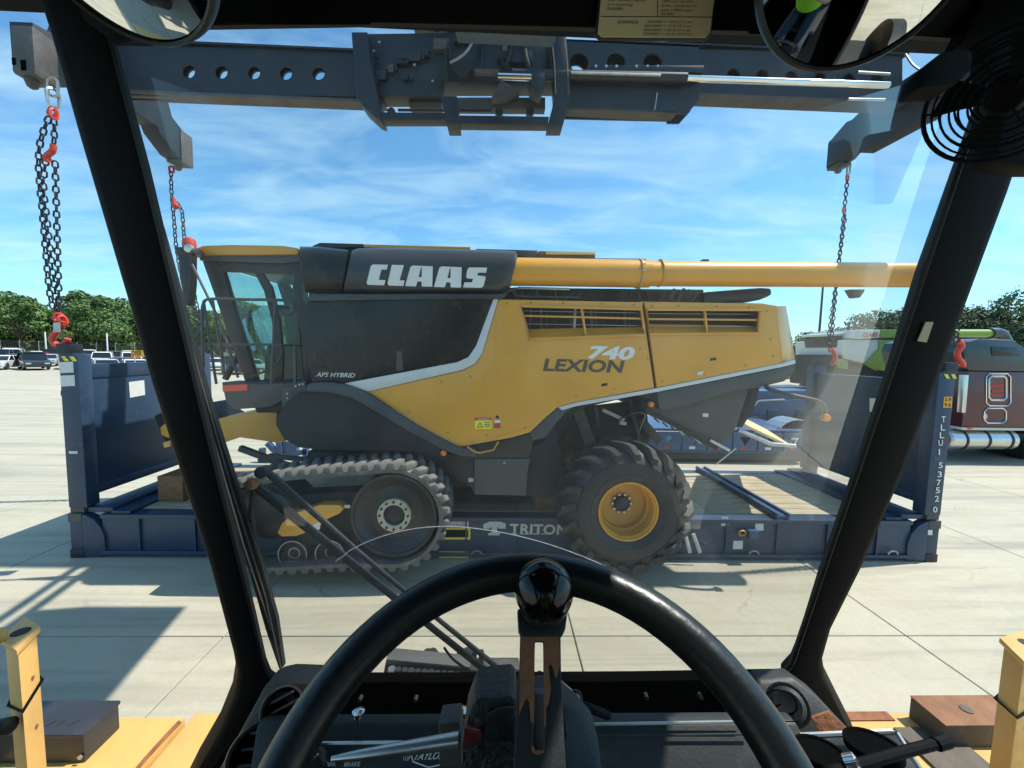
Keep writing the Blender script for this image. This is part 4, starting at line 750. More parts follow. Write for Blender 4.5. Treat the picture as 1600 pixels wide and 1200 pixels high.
# lettering on the cowl
def L4(p): return W(560+p[0]/7.27, 400+p[1]/7.27, YP-.068)
Ccl = [[(165, 95), (335, 100), (318, 155), (262, 152), (230, 270), (308, 275), (292, 332), (110, 328), (92, 310), (140, 115)],
       [(380, 100), (515, 103), (468, 275), (525, 278), (510, 340), (345, 335), (330, 315)],
       [(1260, 130), (1462, 132), (1450, 190), (1360, 188), (1350, 222), (1430, 228), (1447, 245), (1420, 345), (1390, 362), (1188, 355), (1205, 300), (1290, 298), (1303, 260), (1240, 255), (1222, 235), (1240, 148)]]
lt = MB()
for q in Ccl: lt.plate([L4(p) for p in q], [], (0, .004, 0))
for dx, dy in ((0, 0), (328, 10)):
    A = [(620, 108), (845, 118), (838, 348), (720, 345), (718, 292), (672, 288), (652, 345), (530, 340), (592, 122)]; H = [(710, 128), (720, 128), (718, 240), (684, 240)]
    lt.plate([L4((p[0]+dx, p[1]+dy)) for p in A], [[L4((p[0]+dx, p[1]+dy)) for p in H]], (0, .004, 0))
lt.build('brand_lettering', 'white', cw, smooth=0)
def tx(s, a, b, c, nm, mat, y, par, **k): return text(s, W(*a, y), W(*b, y), W(*c, y), **k).build(nm, mat, par, smooth=0)
tx('740', (918, 561), (992, 563), (918, 540), 'model_number', 'white', YP-.001, sp, shear=.22, bold=.042, spacing=1.0)
tx('LEXION', (848, 580), (976, 583), (848, 560), 'model_lettering', 'lexion_ink', YP-.001, sp, shear=.18, bold=.036, spacing=1.02)
tx('APS HYBRID', (494, 588.5), (555, 590), (494, 581.5), 'trim_lettering', 'white', YP+.008, tk_, shear=.3, bold=.004)
# warning stickers
fpq([(742, 653), (768, 653), (768, 670.5), (742, 670.5)], 'warning_label', 'sign_yellow', YP-.004, sp); fpq([(742, 653), (768, 653), (768, 657), (742, 657)], 'warning_header', 'ink_red', YP-.006, sp)
tx('WARNING', (746, 656.4), (765, 656.4), (746, 653.8), 'label_text', 'white', YP-.008, sp, lift=.002)
fpq([(745, 668), (750, 660), (755, 668)], 'warning_triangle', 'ink', YP-.006, sp); fpq([(747, 667), (750, 662), (753, 667)], 'warning_symbol', 'sign_yellow', YP-.008, sp)
for k in range(3): fpq([(757, 660+k*3), (766, 660+k*3), (766, 661+k*3), (757, 661+k*3)], 'label_line', 'ink', YP-.006, sp)
fpq([(772, 655), (782, 655), (782, 669), (772, 669)], 'small_label', 'ink_red', YP-.004, sp); fpq([(772.5, 656), (782, 656), (782, 661), (772.5, 661)], 'small_label', 'paper', YP-.006, sp); c = W(777, 651.5, YP); MB().lathe(c, (0, 1, 0), [(.02, -.006), (.02, 0)], 14).build('panel_lock', 'dark', sp)
# hexagon grab rail
MB().tube([W(730, 698, 5.12), W(742, 706, 5.1), W(750, 707.5, 5.1), W(771, 703, 5.1), W(779, 690, 5.12)], .012, 8).build('grab_rail', 'rim', cb_)
# --- top of the tank
pr([(488, 384), (500, 379), (568, 381), (568, 386), (488, 387)], YP+.5, YFAR-.5, 'tank_lid', 'dark', bev=.01)
pr([(568, 381.5), (735, 385.5), (735, 391), (568, 386.5)], YP+.5, YFAR-.5, 'tank_lid', 'yellow', bev=.01)
pr([(744, 388.5), (840, 391), (840, 403), (744, 396)], YP+.35, YP+.9, 'top_grating', 'steel_worn', bev=.01)
pr([(841, 392), (930, 393.5), (930, 404), (841, 403)], YP+.4, YP+.9, 'top_box', 'brownwood', bev=.01)
pr([(853, 393.2), (930, 394), (930, 398), (853, 397.5)], YP+.38, YP+.41, 'top_box_lid', 'yellow_pale', bev=.005)
pr([(796, 402), (1010, 404), (1010, 412), (796, 412)], YP+.3, YP+.9, 'auger_cradle', 'dark', bev=.01)
# --- unloading auger
YA = YP+.14
def mid(px, top, bot): return W(px, (top+bot)/2, YA)
A0 = mid(792, 402.5, 446.5); A1 = mid(985, 406, 449); A2 = mid(1012, 406.5, 449); A3 = mid(1449, 411, 449)
rA = (W(1000, 406, YA)-W(1000, 449, YA)).length/2; rB = (W(1400, 411, YA)-W(1400, 449, YA)).length/2
ag = MB().lathe(A0, A1-A0, [(rA*.8, -.02), (rA*1.01, 0), (rA, (A1-A0).length*.6), (rA, (A1-A0).length)], 36).build('unloading_tube', 'yellow', cb_, smooth=45)
MB().lathe(A2-(A3-A2).normalized()*.02, A3-A2, [(rB*1.01, 0), (rB, (A3-A2).length), (rB*.86, (A3-A2).length+.01)], 36).build('tube_extension', 'yellow', ag, smooth=45)
ax_ = (A2-A1).normalized()
MB().lathe(A1-ax_*.03, ax_, [(rA*.99, 0), (rA*1.0, 0), (rA*1.0, (A2-A1).length+.05), (rA*.99, (A2-A1).length+.05)], 36).build('tube_collar', 'yellow', ag)
MB().lathe((A1+A2)*.5-ax_*.018, ax_, [(rA*.98, 0), (rA*1.09, 0), (rA*1.09, .03), (rA*.98, .03)], 36).build('flange_ring', 'yellow', ag, bev=.003)
bo = MB().lathe((0, 0, 0), (1, 0, 0), [(.012, 0), (.012, .05)], 6).mesh('flange_bolt', 'galv')
for k in range(12): q = 2*PI*k/12; inst('flange_bolt', bo, ag, Matrix.Translation((A1+A2)*.5+V((-.026, -math.cos(q)*rA*1.05, math.sin(q)*rA*1.05))))
MB().lathe(A0+ax_*2.0, ax_, [(rA, 0), (rA*1.012, 0), (rA*1.012, .012), (rA, .012)], 36).build('tube_seam', 'rim', ag)
pr([(1328, 452), (1352, 452), (1350, 457), (1344, 465), (1336, 465), (1332, 458)], YA, YA+.10, 'tube_lamp', 'dark', bev=.008); pr([(1098, 405), (1108, 405), (1108, 409), (1098, 409)], YA-.02, YA+.05, 'tube_bracket', 'dark', bev=.004)
# --- engine bay between tube and panels
pr([(786, 449), (1100, 452), (1100, 474), (800, 470)], YP+.45, YFAR-.5, 'engine_block', 'dark_matte', bev=.02)
pr([(1100, 456), (1150, 452), (1190, 449), (1206, 450), (1207, 461), (1190, 468), (1100, 474)], YP+.35, YFAR-.6, 'air_cleaner_hood', 'dark', bev=.04)
for k in range(22):
    px = 800+k*14+rg.uniform(-4, 4); y0_ = rg.uniform(450, 458); bar2((px, y0_), (px+rg.uniform(-14, 14), rg.uniform(462, 470)), rg.choice([.012, .02, .04]), .03, 'engine_pipe', rg.choice(['dark', 'dark', 'dark_matte', 'steel_worn']), cb_, YP+.28+rg.uniform(0, .12))
bar2((808, 450), (890, 452), .03, .05, 'engine_rail', 'galv', cb_, YP+.25); bar2((808, 463), (905, 465), .02, .05, 'engine_rail', 'steel_worn', cb_, YP+.24)
MB().tube(smoothpath([W(782, 462, YP+.15), W(795, 454, YP+.15), W(806, 451, YP+.2)]), .02, 6).build('cable', 'steel_worn', cb_)
# --- track cover
cov = [(430, 664), (434, 647), (446, 629), (466, 612), (487, 600), (520, 598), (556, 607), (600, 631), (650, 661), (700, 692), (744, 702), (742, 712), (690, 712), (640, 706), (500, 704), (466, 700), (444, 687)]
cv = pr([(430, 664), (434, 647), (446, 629), (466, 614), (487, 611), (520, 612), (552, 618), (590, 638), (640, 668), (690, 694), (690, 712), (640, 706), (500, 704), (466, 700), (444, 687)], YP-.02, YP+.35, 'track_cover', 'dark_matte', bev=.03)
pr([(480, 600), (490, 597.5), (520, 597.5), (545, 602), (572, 613), (610, 637.5), (650, 664.5), (690, 686.5), (717, 699.5), (745, 702), (744, 714), (716, 712), (690, 702), (640, 675), (590, 645), (552, 623), (520, 614), (487, 612), (478, 612)], YP-.05, YP+.12, 'cover_trim', 'trim', bev=.014)
pr([(640, 706), (740, 712), (741, 772), (735, 760), (690, 735), (640, 720)], YP+.1, YP+.6, 'skirt_triangle', 'dark', bev=.01)
pr([(741, 717), (828, 717), (824, 740), (822, 775), (741, 773)], YP+.02, YP+.5, 'tool_box', 'greybox', bev=.012)
c = W(788, 723, YP+.02); MB().lathe(c, (0, 1, 0), [(.015, -.01), (.015, 0)], 10).build('panel_lock', 'galv', cb_)
fpq([(732, 747), (740, 747), (740, 753), (732, 753)], 'small_label', 'paper', YP+.095)
pr([(824, 700), (850, 690), (866, 660), (875, 700), (880, 770), (850, 780), (820, 774)], YP+.25, YP+.9, 'arch_plate', 'dark_matte', bev=.01)
pr([(880, 640), (1010, 625), (1015, 690), (990, 720), (900, 720)], YP+.75, YP+.85, 'arch_inner', 'dark_matte', bev=.01)
pr([(690, 772), (862, 776), (862, 800), (690, 800)], YP+.8, YFAR-.8, 'belly_pan', 'dark_matte', bev=.02)
for (a, b, w_, mt) in (((902, 640), (925, 700), .16, 'rustbox'), ((930, 635), (938, 700), .05, 'dark'), ((985, 625), (1000, 700), .06, 'dark'), ((941, 640), (975, 656), .05, 'fade_white'), ((968, 660), (978, 662), .05, 'paper'), ((1000, 655), (1030, 690), .12, 'dark')): bar2(a, b, w_, .06, 'chassis_arm', mt, cb_, YP+.62)
MB().tube(smoothpath([W(968, 655, YP+.5), W(985, 648, YP+.45), W(1005, 646, YP+.45), W(1006, 660, YP+.45), W(994, 690, YP+.5)]), .012, 6).build('hose', 'black_void', cb_); MB().tube(smoothpath([W(966, 657, YP+.5), W(990, 646, YP+.42), W(1008, 648, YP+.42), W(1000, 672, YP+.45), W(996, 690, YP+.5)]), .006, 6).build('hose', 'galv', cb_)
ax0 = W(985, 792, 5.35); MB().box((ax0.x-.16, 5.4, ax0.z+.0), (ax0.x+.16, 2*YCN-5.4, ax0.z+.35)).build('rear_axle', 'dark_matte', cb_, bev=.03)
# --- cab
YK = 5.66; YKF = 2*YCN-YK
def cabp(pts, nm, mat, th=.07, y=YK, **k): 
    o = pr(pts, y, y+th, nm, mat, **k); P = [W(a, b, y) for a, b in pts]; MB().prism([V((p.x, 2*YCN-y-th, p.z)) for p in P], (0, th, 0)).build(nm, mat, cb_, bev=k.get('bev', .012)); return o
rf = pr([(304, 388), (316, 383), (360, 381.5), (440, 383), (466, 387), (466, 398), (308, 399)], YK-.08, YKF+.08, 'cab_roof', 'yellow', bev=.035)
pr([(310, 399.5), (468, 398.5), (470, 408), (440, 412), (312, 407)], YK-.04, YKF+.04, 'roof_rim', 'trim', bev=.012)
cabp([(316, 408), (340, 410), (348, 424), (402, 598), (384, 600)], 'front_pillar', 'dark', .10)
cabp([(396, 424), (408, 424), (424, 448), (437, 500), (442, 560), (440, 600), (428, 600), (430, 560), (424, 500), (412, 455)], 'middle_pillar', 'dark', .06)
cabp([(459, 400), (472, 400), (478, 470), (486, 560), (488, 620), (476, 620), (470, 520), (459, 470)], 'rear_pillar', 'dark', .09)
cabp([(345, 408), (460, 410), (460, 428), (402, 427), (346, 424)], 'door_header', 'dark', .05)
gl_ = cabp([(332, 424), (460, 424), (474, 600), (392, 600)], 'side_glass', 'teal_glass', .008, y=YK+.03, bev=0)
quad3(W(318, 410, YK+.05), V((W(318, 410, YK+.05).x, YKF-.05, W(318, 410, YK+.05).z)), V((W(386, 598, YK+.05).x, YKF-.05, W(386, 598, YK+.05).z)), W(386, 598, YK+.05), .008, 'windscreen', 'teal_glass', bev=0)
pr([(385, 596), (488, 592), (490, 640), (470, 645), (400, 645)], YK-.02, YKF+.02, 'cab_floor', 'dark_matte', bev=.02)
pr([(346, 597), (405, 600), (470, 598), (470, 612), (420, 636), (366, 640), (352, 625)], YK-.35, YK, 'boarding_platform', 'greybox', bev=.015)
fpq([(347.5, 602), (386.5, 600.5), (386, 610), (348, 612)], 'red_reflector', 'red_bright', YK-.36)
pr([(415, 540), (455, 536), (462, 560), (470, 600), (410, 600)], 6.35, 6.85, 'driver_seat', 'dark_matte', bev=.05); pr([(440, 480), (458, 478), (468, 545), (448, 545)], 6.38, 6.82, 'seat_back', 'dark_matte', bev=.05)
MB().tube([W(352, 592, 6.6), W(378, 545, 6.6)], .05, 8).build('steering_column', 'dark', cb_); c = W(381, 541, 6.6); MB().lathe(c, (-.5, 0, .8), [(.17, -.012), (.19, 0), (.17, .012), (.155, 0)], 20, closed=True).build('cab_steering_wheel', 'dark', cb_)
c = W(378, 500, 7.3); MB().lathe(c, (0, 1, 0), [(.02, 0), (.13, .02), (.15, .08), (.12, .16)], 16).build('far_mirror', 'dark', cb_)
pr([(433, 476), (452, 476), (453, 488), (434, 488)], 6.0, 6.06, 'cab_monitor', 'dark', bev=.01)
# railings in front of the cab
YR = 5.22
MB().tube(smoothpath([W(318, 575, YR), W(316, 500, YR), W(318, 474, YR), W(330, 467, YR), W(380, 468, YR), W(440, 469, YR), W(455, 474, YR), W(459, 483, YR), W(453, 490, YR), W(436, 490, YR)], 3), .018, 8).build('hand_rail', 'trim', cb_)
for a, b in (((332, 468), (352, 592)), ((430, 469), (424, 600)), ((322, 537), (440, 539)), ((300, 413), (345, 505)), ((318, 470), (338, 600)), ((345, 505), (372, 590))): MB().tube([W(*a, YR), W(*b, YR)], .016, 8).build('rail_upright', 'trim', cb_)
MB().tube(smoothpath([W(440, 540, YR), W(438, 560, YR), W(425, 575, YR), W(390, 590, YR)]), .012, 6).build('mirror_cable', 'dark', cb_)
# mirror arm and beacon
MB().tube([W(301, 412, 5.35), W(306, 399, 5.6), W(320, 394, 5.7)], .025, 8).build('mirror_arm', 'dark', cb_)
pr([(277, 397), (298, 398), (298, 440), (295, 478), (289, 478), (281, 440)], 5.3, 5.42, 'side_mirror', 'dark', bev=.03)
pr([(272, 385), (300, 385), (305, 397), (275, 399)], 5.4, 5.6, 'beacon_bracket', 'dark', bev=.03)
c = W(296, 385, 5.5); MB().lathe(c, (0, 0, 1), [(.075, -.02), (.08, .03), (.07, .09), (.03, .115)], 18).build('beacon', 'red', cb_)
c = W(297, 389, 5.38); MB().lathe(c, (0, -1, 0), [(.02, .05), (.05, .04), (.055, 0)], 14).build('work_light', 'alu', cb_)
# cab ladder clutter behind the cab
for (a, b, w_, mt) in (((470, 402), (490, 470), .06, 'dark'), ((490, 470), (500, 575), .05, 'dark'), ((474, 440), (500, 440), .04, 'dark'), ((478, 440), (484, 492), .10, 'teal_glass'), ((460, 540), (462, 630), .04, 'trim'), ((440, 610), (478, 596), .05, 'trim'), ((500, 415), (478, 428), .04, 'dark')): bar2(a, b, w_, .03, 'access_frame', mt, cb_, YP+.12)
c0 = MB().lathe((0, 0, 0), (0, 1, 0), [(.012, -.006), (.012, .004)], 8).mesh('rivet', 'galv')
for px, py in ((449, 615), (449, 622), (462, 603), (468, 601), (473, 600), (460, 627), (452, 630)): inst('rivet', c0, cb_, Matrix.Translation(W(px, py, YP+.05)))
pr([(440, 608), (478, 598), (480, 612), (462, 622), (440, 638)], YP+.06, YP+.4, 'cover_bracket', 'greybox', bev=.01)
# --- feeder house
pr([(300, 665), (364, 648), (405, 640), (424, 632), (434, 640), (432, 660), (446, 690), (430, 692), (372, 684), (310, 705), (292, 690)], 5.86, 7.3, 'feeder_house', 'yellow', bev=.03)
pr([(240, 650), (262, 640), (300, 664), (298, 690), (262, 700)], 5.95, 7.2, 'feeder_front', 'dark_matte', bev=.02)
pr([(250, 668), (264, 656), (264, 685), (252, 680)], 5.85, 5.95, 'feeder_bracket', 'rim', bev=.01); pr([(254, 692), (266, 688), (266, 698), (256, 700)], 5.8, 5.9, 'feeder_bracket', 'hyellow', bev=.01)
for a, b, w_ in (((375, 700), (470, 735), .08), ((420, 712), (520, 722), .06), ((480, 715), (560, 722), .07)): bar2(a, b, w_, .08, 'under_frame', 'steel_dark', cb_, 5.9)
pr([(480, 705), (690, 712), (690, 740), (560, 735), (480, 735)], 5.6, 7.6, 'transmission_box', 'dark_matte', bev=.02)

# --- crawler track
YTN, YTF = 4.70, 5.36
def trk(px, py): return W(px, py, YTN)
cR = trk(612, 811); rR = (trk(612, 811)-trk(612, 733)).length; cL = trk(398, 824); rL = (trk(398, 824)-trk(398, 754)).length
loop = []
# outer path of the belt: over the rear wheel, along the bottom, round the front wheel, along the top
def arc(c, r, a0, a1, n): return [V((c.x+r*math.cos(a0+(a1-a0)*k/n), 0, c.z+r*math.sin(a0+(a1-a0)*k/n))) for k in range(n+1)]
loop = arc(cR, rR, R_(92), R_(-86), 22) + [V((trk(520, 895).x, 0, cR.z-rR*1.0)), V((trk(440, 900).x, 0, cL.z-rL*.995))] + arc(cL, rL, R_(-94), R_(-262), 20)
loop += [V((trk(450, 745).x, 0, trk(450, 745).z)), V((trk(530, 738).x, 0, trk(530, 738).z))]
def resample(P, n):
    P = P+[P[0]]; d = [0]
    for i in range(1, len(P)): d.append(d[-1]+(P[i]-P[i-1]).length)
    T = d[-1]; out = []; j = 0
    for k in range(n):
        s_ = T*k/n
        while d[j+1] < s_: j += 1
        f = (s_-d[j])/(d[j+1]-d[j]); p = P[j].lerp(P[j+1], f); t_ = (P[j+1]-P[j]).normalized(); out.append((p, t_))
    return out, T
RS, TL = resample(loop, 120)
bt_ = MB(); vs = []; n_ = len(RS)
for (p, t_) in RS:
    nn = V((t_.z, 0, -t_.x)); ctr = (cR+cL)/2
    if nn.dot(p-V((ctr.x, 0, ctr.z))) < 0: nn = -nn
    for (o, y_) in ((0, YTN), (0, YTF), (-.045, YTF), (-.045, YTN)): vs.append(V((p.x, y_, p.z))+nn*o)
fs = []
for i in range(n_):
    j = (i+1) % n_
    for k in range(4): fs.append((i*4+k, i*4+(k+1) % 4, j*4+(k+1) % 4, j*4+k))
ct = bt_.add(vs, fs).build('crawler_belt', 'rubber_track', cb_)
# chevron lugs, one mesh per half, proud of the belt
def lugmesh(s):
    m_ = MB(); h = .062; P = [(-.055, 0.0), (.055, 0.0), (.135, .30), (.025, .30)]       # (along, across from the edge)
    top = [(-.035, .015), (.035, .015), (.115, .28), (.045, .28)]
    a = [V((u, v*s, 0)) for u, v in P]; b = [V((u, v*s, h)) for u, v in top]
    return m_.hexa(a+b).mesh('track_lug', 'rubber_track', bev=.006)
lugA, lugB = lugmesh(1), lugmesh(-1)
NL = 46; RL, _ = resample(loop, NL*2)
for k, (p, t_) in enumerate(RL):
    nn = V((t_.z, 0, -t_.x)); ctr = (cR+cL)/2
    if nn.dot(p-V((ctr.x, 0, ctr.z))) < 0: nn = -nn
    me, y_ = (lugA, YTN+.004) if k % 2 == 0 else (lugB, YTF-.004)
    yv = V((0, 1, 0)); xv = yv.cross(nn).normalized()
    if xv.dot(t_) < 0: pass
    mat_ = Matrix((xv, yv, nn)).transposed().to_4x4(); mat_.translation = V((p.x, y_, p.z))
    inst('track_lug', me, ct, mat_)
# wheels of the track
def trackwheel(c, r, nm, dz=0.0):
    w1 = MB().lathe((c.x, YTN+.10+dz, c.z), (0, 1, 0), [(r*.30, .06), (r*.62, .10), (r*.84, .04), (r*.9, 0), (r*.935, 0), (r*.935, .46), (r*.3, .46)], 48).build(nm, 'dark', cb_)
    MB().lathe((c.x, YTN+.09+dz, c.z), (0, 1, 0), [(r*.88, 0), (r*.945, -.01), (r*.945, .05), (r*.88, .05)], 48, closed=True).build('wheel_tyre', 'rubber', w1); return w1
dw = trackwheel(cR, rR-.06, 'drive_wheel'); trackwheel(cL, rL-.06, 'idler_wheel', .13)
ri = rR*.30; MB().lathe((cR.x, YTN+.10, cR.z), (0, 1, 0), [(ri*.72, 0), (ri*1.12, -.0), (ri*1.12, .06), (ri*.72, .06)], 36, closed=True).build('hub_ring', 'hub_cream', dw, bev=.004)
bm_ = MB().lathe((0, 0, 0), (0, 1, 0), [(.014, -.03), (.014, 0)], 6).mesh('hub_bolt', 'dark')
for k in range(12): q = 2*PI*k/12; inst('hub_bolt', bm_, dw, Matrix.Translation((cR.x+math.cos(q)*ri*.94, YTN+.10, cR.z+math.sin(q)*ri*.94)))
MB().lathe((cR.x, YTN+.08, cR.z), (0, 1, 0), [(ri*.3, .02), (ri*.66, .05), (ri*.7, .1)], 24).build('hub_cap', 'dark_matte', dw)
for px, py in ((457, 867), (515, 866)):
    c = W(px, py, YTN+.12); r = (W(px, py, YTN+.12)-W(px, py-22, YTN+.12)).length
    ro = MB().lathe((c.x, YTN+.12, c.z), (0, 1, 0), [(r*.3, .06), (r*.86, .06), (r*.92, 0), (r, .02), (r, .42), (r*.3, .42)], 30).build('track_roller', 'dark_matte', cb_)
    MB().lathe((c.x, YTN+.118, c.z), (0, 1, 0), [(r*.93, -.004), (r*.985, -.004), (r*.985, .01), (r*.93, .01)], 36, closed=True).build('roller_ring', 'galv', ro)
    MB().lathe((c.x, YTN+.16, c.z), (0, 1, 0), [(r*.34, -.004), (r*.40, -.004), (r*.40, .02), (r*.34, .02)], 24, closed=True).build('roller_hub_ring', 'galv', ro)
    for k in range(20): q = 2*PI*k/20; a = V((c.x+math.cos(q)*r*.42, YTN+.17, c.z+math.sin(q)*r*.42)); b = V((c.x+math.cos(q)*r*.90, YTN+.16, c.z+math.sin(q)*r*.90)); MB().bar(a, b, .008, .012, (0, 1, 0)).build('roller_spoke', 'steel_worn', ro)
bb = pr([(433, 833), (440, 818), (458, 804), (478, 796), (500, 789), (530, 789), (537, 795), (530, 803), (512, 811), (500, 822), (486, 830), (462, 838), (440, 839)], YTN+.10, YTN+.26, 'track_beam', 'yellow', bev=.016)
fpq([(474, 828), (500, 815), (500, 826), (492, 834), (484, 833)], 'beam_label', 'paper', YTN+.096, bb); fpq([(538, 789), (547, 789), (547, 794), (538, 794)], 'beam_label', 'paper', YTN+.15, bb)
pr([(400, 775), (560, 768), (560, 880), (400, 890)], YTN+.34, YTF-.05, 'track_frame', 'dark_matte', bev=.02)
pr([(440, 838), (500, 832), (505, 852), (442, 850)], YTN+.2, YTN+.34, 'roller_bogie', 'dark_matte', bev=.01)
dyF = 2*YCN-YTN-YTF
for o in [o for o in list(cb_.children) if o.name.split('.')[0] in ('crawler_belt', 'drive_wheel', 'idler_wheel', 'track_frame')]:
    c = copy_tree(o, cb_); c.location = V(o.location)+V((0, dyF, 0))
# --- rear wheel
TY = 4.74; cT = W(983, 801, TY); rT = (W(983, 801, TY)-W(983, 697, TY)).length; wT = .62
ty = MB().lathe((cT.x, TY, cT.z), (0, 1, 0), [(rT*.44, .05), (rT*.50, .0), (rT*.56, -.012), (rT*.57, -.02), (rT*.585, -.012), (rT*.66, -.02), (rT*.74, -.008), (rT*.75, -.016), (rT*.765, -.008), (rT*.80, .004), (rT*.88, .05), (rT*.925, .12), (rT*.94, wT/2), (rT*.925, wT-.12), (rT*.88, wT-.05), (rT*.78, wT), (rT*.5, wT), (rT*.44, wT-.05)], 64, closed=True).build('rear_tyre', 'rubber', cb_)
def tlug(s):      # a curved bar from the centre of the tread round the shoulder
    m_ = MB(); rows = []
    for i in range(6):
        t = i/5; v = .012+t*(wT/2+.03-.012)*1.0; ang = -.05+.30*t**1.25; shoulder = max(0, t-.72)/.28
        rr = rT*(.94-.012*t-.10*shoulder**1.5); hh = .072*(1-.35*shoulder); wd = .030+.018*t
        rows.append((v, ang, rr, hh, wd))
    vs = []
    for (v, ang, rr, hh, wd) in rows:
        for (da, dr) in ((-wd*1.25/rT, -.02), (-wd*.85/rT, hh), (wd*.85/rT, hh), (wd*1.25/rT, -.02)):
            a = ang+da; vs.append(V((math.sin(a)*(rr+dr), s*v, math.cos(a)*(rr+dr))))
    fs = [(0, 1, 2, 3), (23, 22, 21, 20)]
    for i in range(5):
        for k in range(4): fs.append((i*4+k, (i+1)*4+k, (i+1)*4+(k+1) % 4, i*4+(k+1) % 4))
    return m_.add(vs, fs).mesh('tread_lug', 'rubber', smooth=30)
tl = {1: tlug(1), -1: tlug(-1)}
for k in range(20):
    for s in (1, -1):
        q = 2*PI*(k+(0 if s == 1 else .5))/20; inst('tread_lug', tl[s], ty, Matrix.Translation((cT.x, TY+wT/2, cT.z)) @ Matrix.Rotation(q, 4, 'Y'))
rim_ = MB().lathe((cT.x, TY, cT.z), (0, 1, 0), [(rT*.455, .045), (rT*.455, .02), (rT*.43, .015), (rT*.415, .05), (rT*.40, .06), (rT*.385, .20), (rT*.36, .22), (rT*.35, .30), (rT*.16, .33), (rT*.02, .33), (rT*.02, .36), (rT*.37, .36), (rT*.455, .5)], 56, closed=True).build('rear_rim', 'rim', cb_)
MB().lathe((cT.x, TY+.27, cT.z), (0, 1, 0), [(rT*.05, -.02), (rT*.115, 0), (rT*.125, .05), (rT*.125, .08)], 24).build('axle_hub', 'dark', rim_)
nb = MB().lathe((0, 0, 0), (0, 1, 0), [(.016, -.03), (.016, .02)], 6).mesh('wheel_nut', 'galv')
for k in range(10): q = 2*PI*k/10; inst('wheel_nut', nb, rim_, Matrix.Translation((cT.x+math.cos(q)*rT*.145, TY+.325, cT.z+math.sin(q)*rT*.145)))
dyR = 2*YCN-2*TY-wT
for o in (ty, rim_): c = copy_tree(o, cb_); c.location = V(o.location)+V((0, dyR, 0))
fpq([(1100-12, 828), (1092, 826), (1097, 858), (1093, 862)], 'strap_mark', 'fade_white', Y0-.05) if False else None
# two light lashing boards leaning by the wheel
for i, (a, b) in enumerate((((1071, 836), (1078, 864)), ((1083, 834), (1094, 864)))):
    o = MB().bar(W(*a, Y0-.06), W(*b, Y0-.10), .05, .02, (0, 1, 0)).build('wedge_batten', 'fade_white', None, loc=W(*b, Y0-.1), bev=.002)
    tag(o, ('left' if i == 0 else 'right')+' one of two pale battens leaning right of the rear tyre', 'batten', 'pale battens by the rear tyre')

# small fasteners, latches and seams on the combine's side
fm = MB().lathe((0, 0, 0), (0, 1, 0), [(.009, -.004), (.009, .004)], 8).mesh('panel_bolt', 'dark')
for px, py in ((792, 474), (830, 472.5), (880, 473.5), (940, 475), (990, 476), (1018, 478), (1060, 478), (1120, 479), (1170, 480), (1198, 486), (1204, 530), (1208, 556), (1035, 596), (1100, 584), (1165, 571), (1012, 560), (1000, 545), (900, 618), (960, 607), (760, 680), (820, 668), (700, 676), (640, 644), (735, 588), (690, 596)):
    inst('panel_bolt', fm, sp if px < 1006 else rp, Matrix.Translation(W(px, py, YP-.001)))
for px, py in ((500, 475), (560, 476), (620, 476), (680, 476), (740, 475), (505, 590), (560, 585), (640, 570), (700, 559)): inst('panel_bolt', fm, tk_, Matrix.Translation(W(px, py, YP+.009)))
bar2((756, 688.5), (830, 666), .006, .004, 'panel_crease', 'rim', sp, YP-.001); bar2((575, 616.5), (716, 696), .005, .004, 'panel_edge', 'silver', sp, YP-.004)
for px, py in ((940, 600), (1110, 560)): MB().prism([W(px, py, YP-.006), W(px+9, py-1.5, YP-.006), W(px+9, py+2.5, YP-.006), W(px, py+4, YP-.006)], (0, .006, 0)).build('panel_latch', 'dark', sp if px < 1006 else rp, bev=.002)
MB().prism([W(620, 549, YP+.004), W(628, 549, YP+.004), W(630, 578, YP+.004), W(619, 580, YP+.004)], (0, .004, 0)).build('access_plate', 'greybox', tk_, smooth=0)
# ================================================================== spreader
sprd = thing('container_spreader', (-0.7, 6.66, 6.6), 'dark blue steel telescopic spreader beam with hydraulic rods overhead', 'spreader')
YS = 6.36; YSB = 6.50
def sp_(pts, y0, y1, nm, mat, bev=.008, par=sprd): return MB().prism([W(a, b, y0) for a, b in pts], (0, y1-y0, 0)).build(nm, mat, par, bev=bev)
def hole_plate(outer, holes, y, th, nm, mat, yref=None, rpx=9.5):
    yr = yref or y; O = [W(a, b, yr) for a, b in outer]; rad = rpx/FPX*yr
    H = [circle(W(a, b, yr), (1, 0, 0), (0, 0, 1), rad, 16) for a, b in holes]
    O = [V((p.x, y, p.z)) for p in O]; H = [[V((p.x, y, p.z)) for p in h] for h in H]
    return MB().plate(O, H, (0, th, 0)).build(nm, mat, sprd)
LB = [(150, 71), (600, 77), (600, 150), (150, 149)]; LH = [(294, 111), (345, 112), (396, 113), (446, 114), (497, 114)]
hole_plate(LB, LH, YS, .03, 'left_beam_web', 'steel_dark'); hole_plate(LB, LH, YSB-.03, .03, 'left_beam_web', 'steel_dark', YS)
a, b = W(150, 149, YS), W(600, 150, YS); c, d = W(150, 71, YS), W(600, 77, YS)
zb = (a.z+b.z)/2; zt_ = (c.z+d.z)/2
MB().box((a.x, YS-.04, zb-.04), (b.x, YSB+.04, zb)).build('left_beam_flange', 'steel_worn', sprd); MB().box((a.x, YS-.04, zt_), (b.x, YSB+.04, zt_+.03)).build('left_beam_flange', 'steel_dark', sprd)
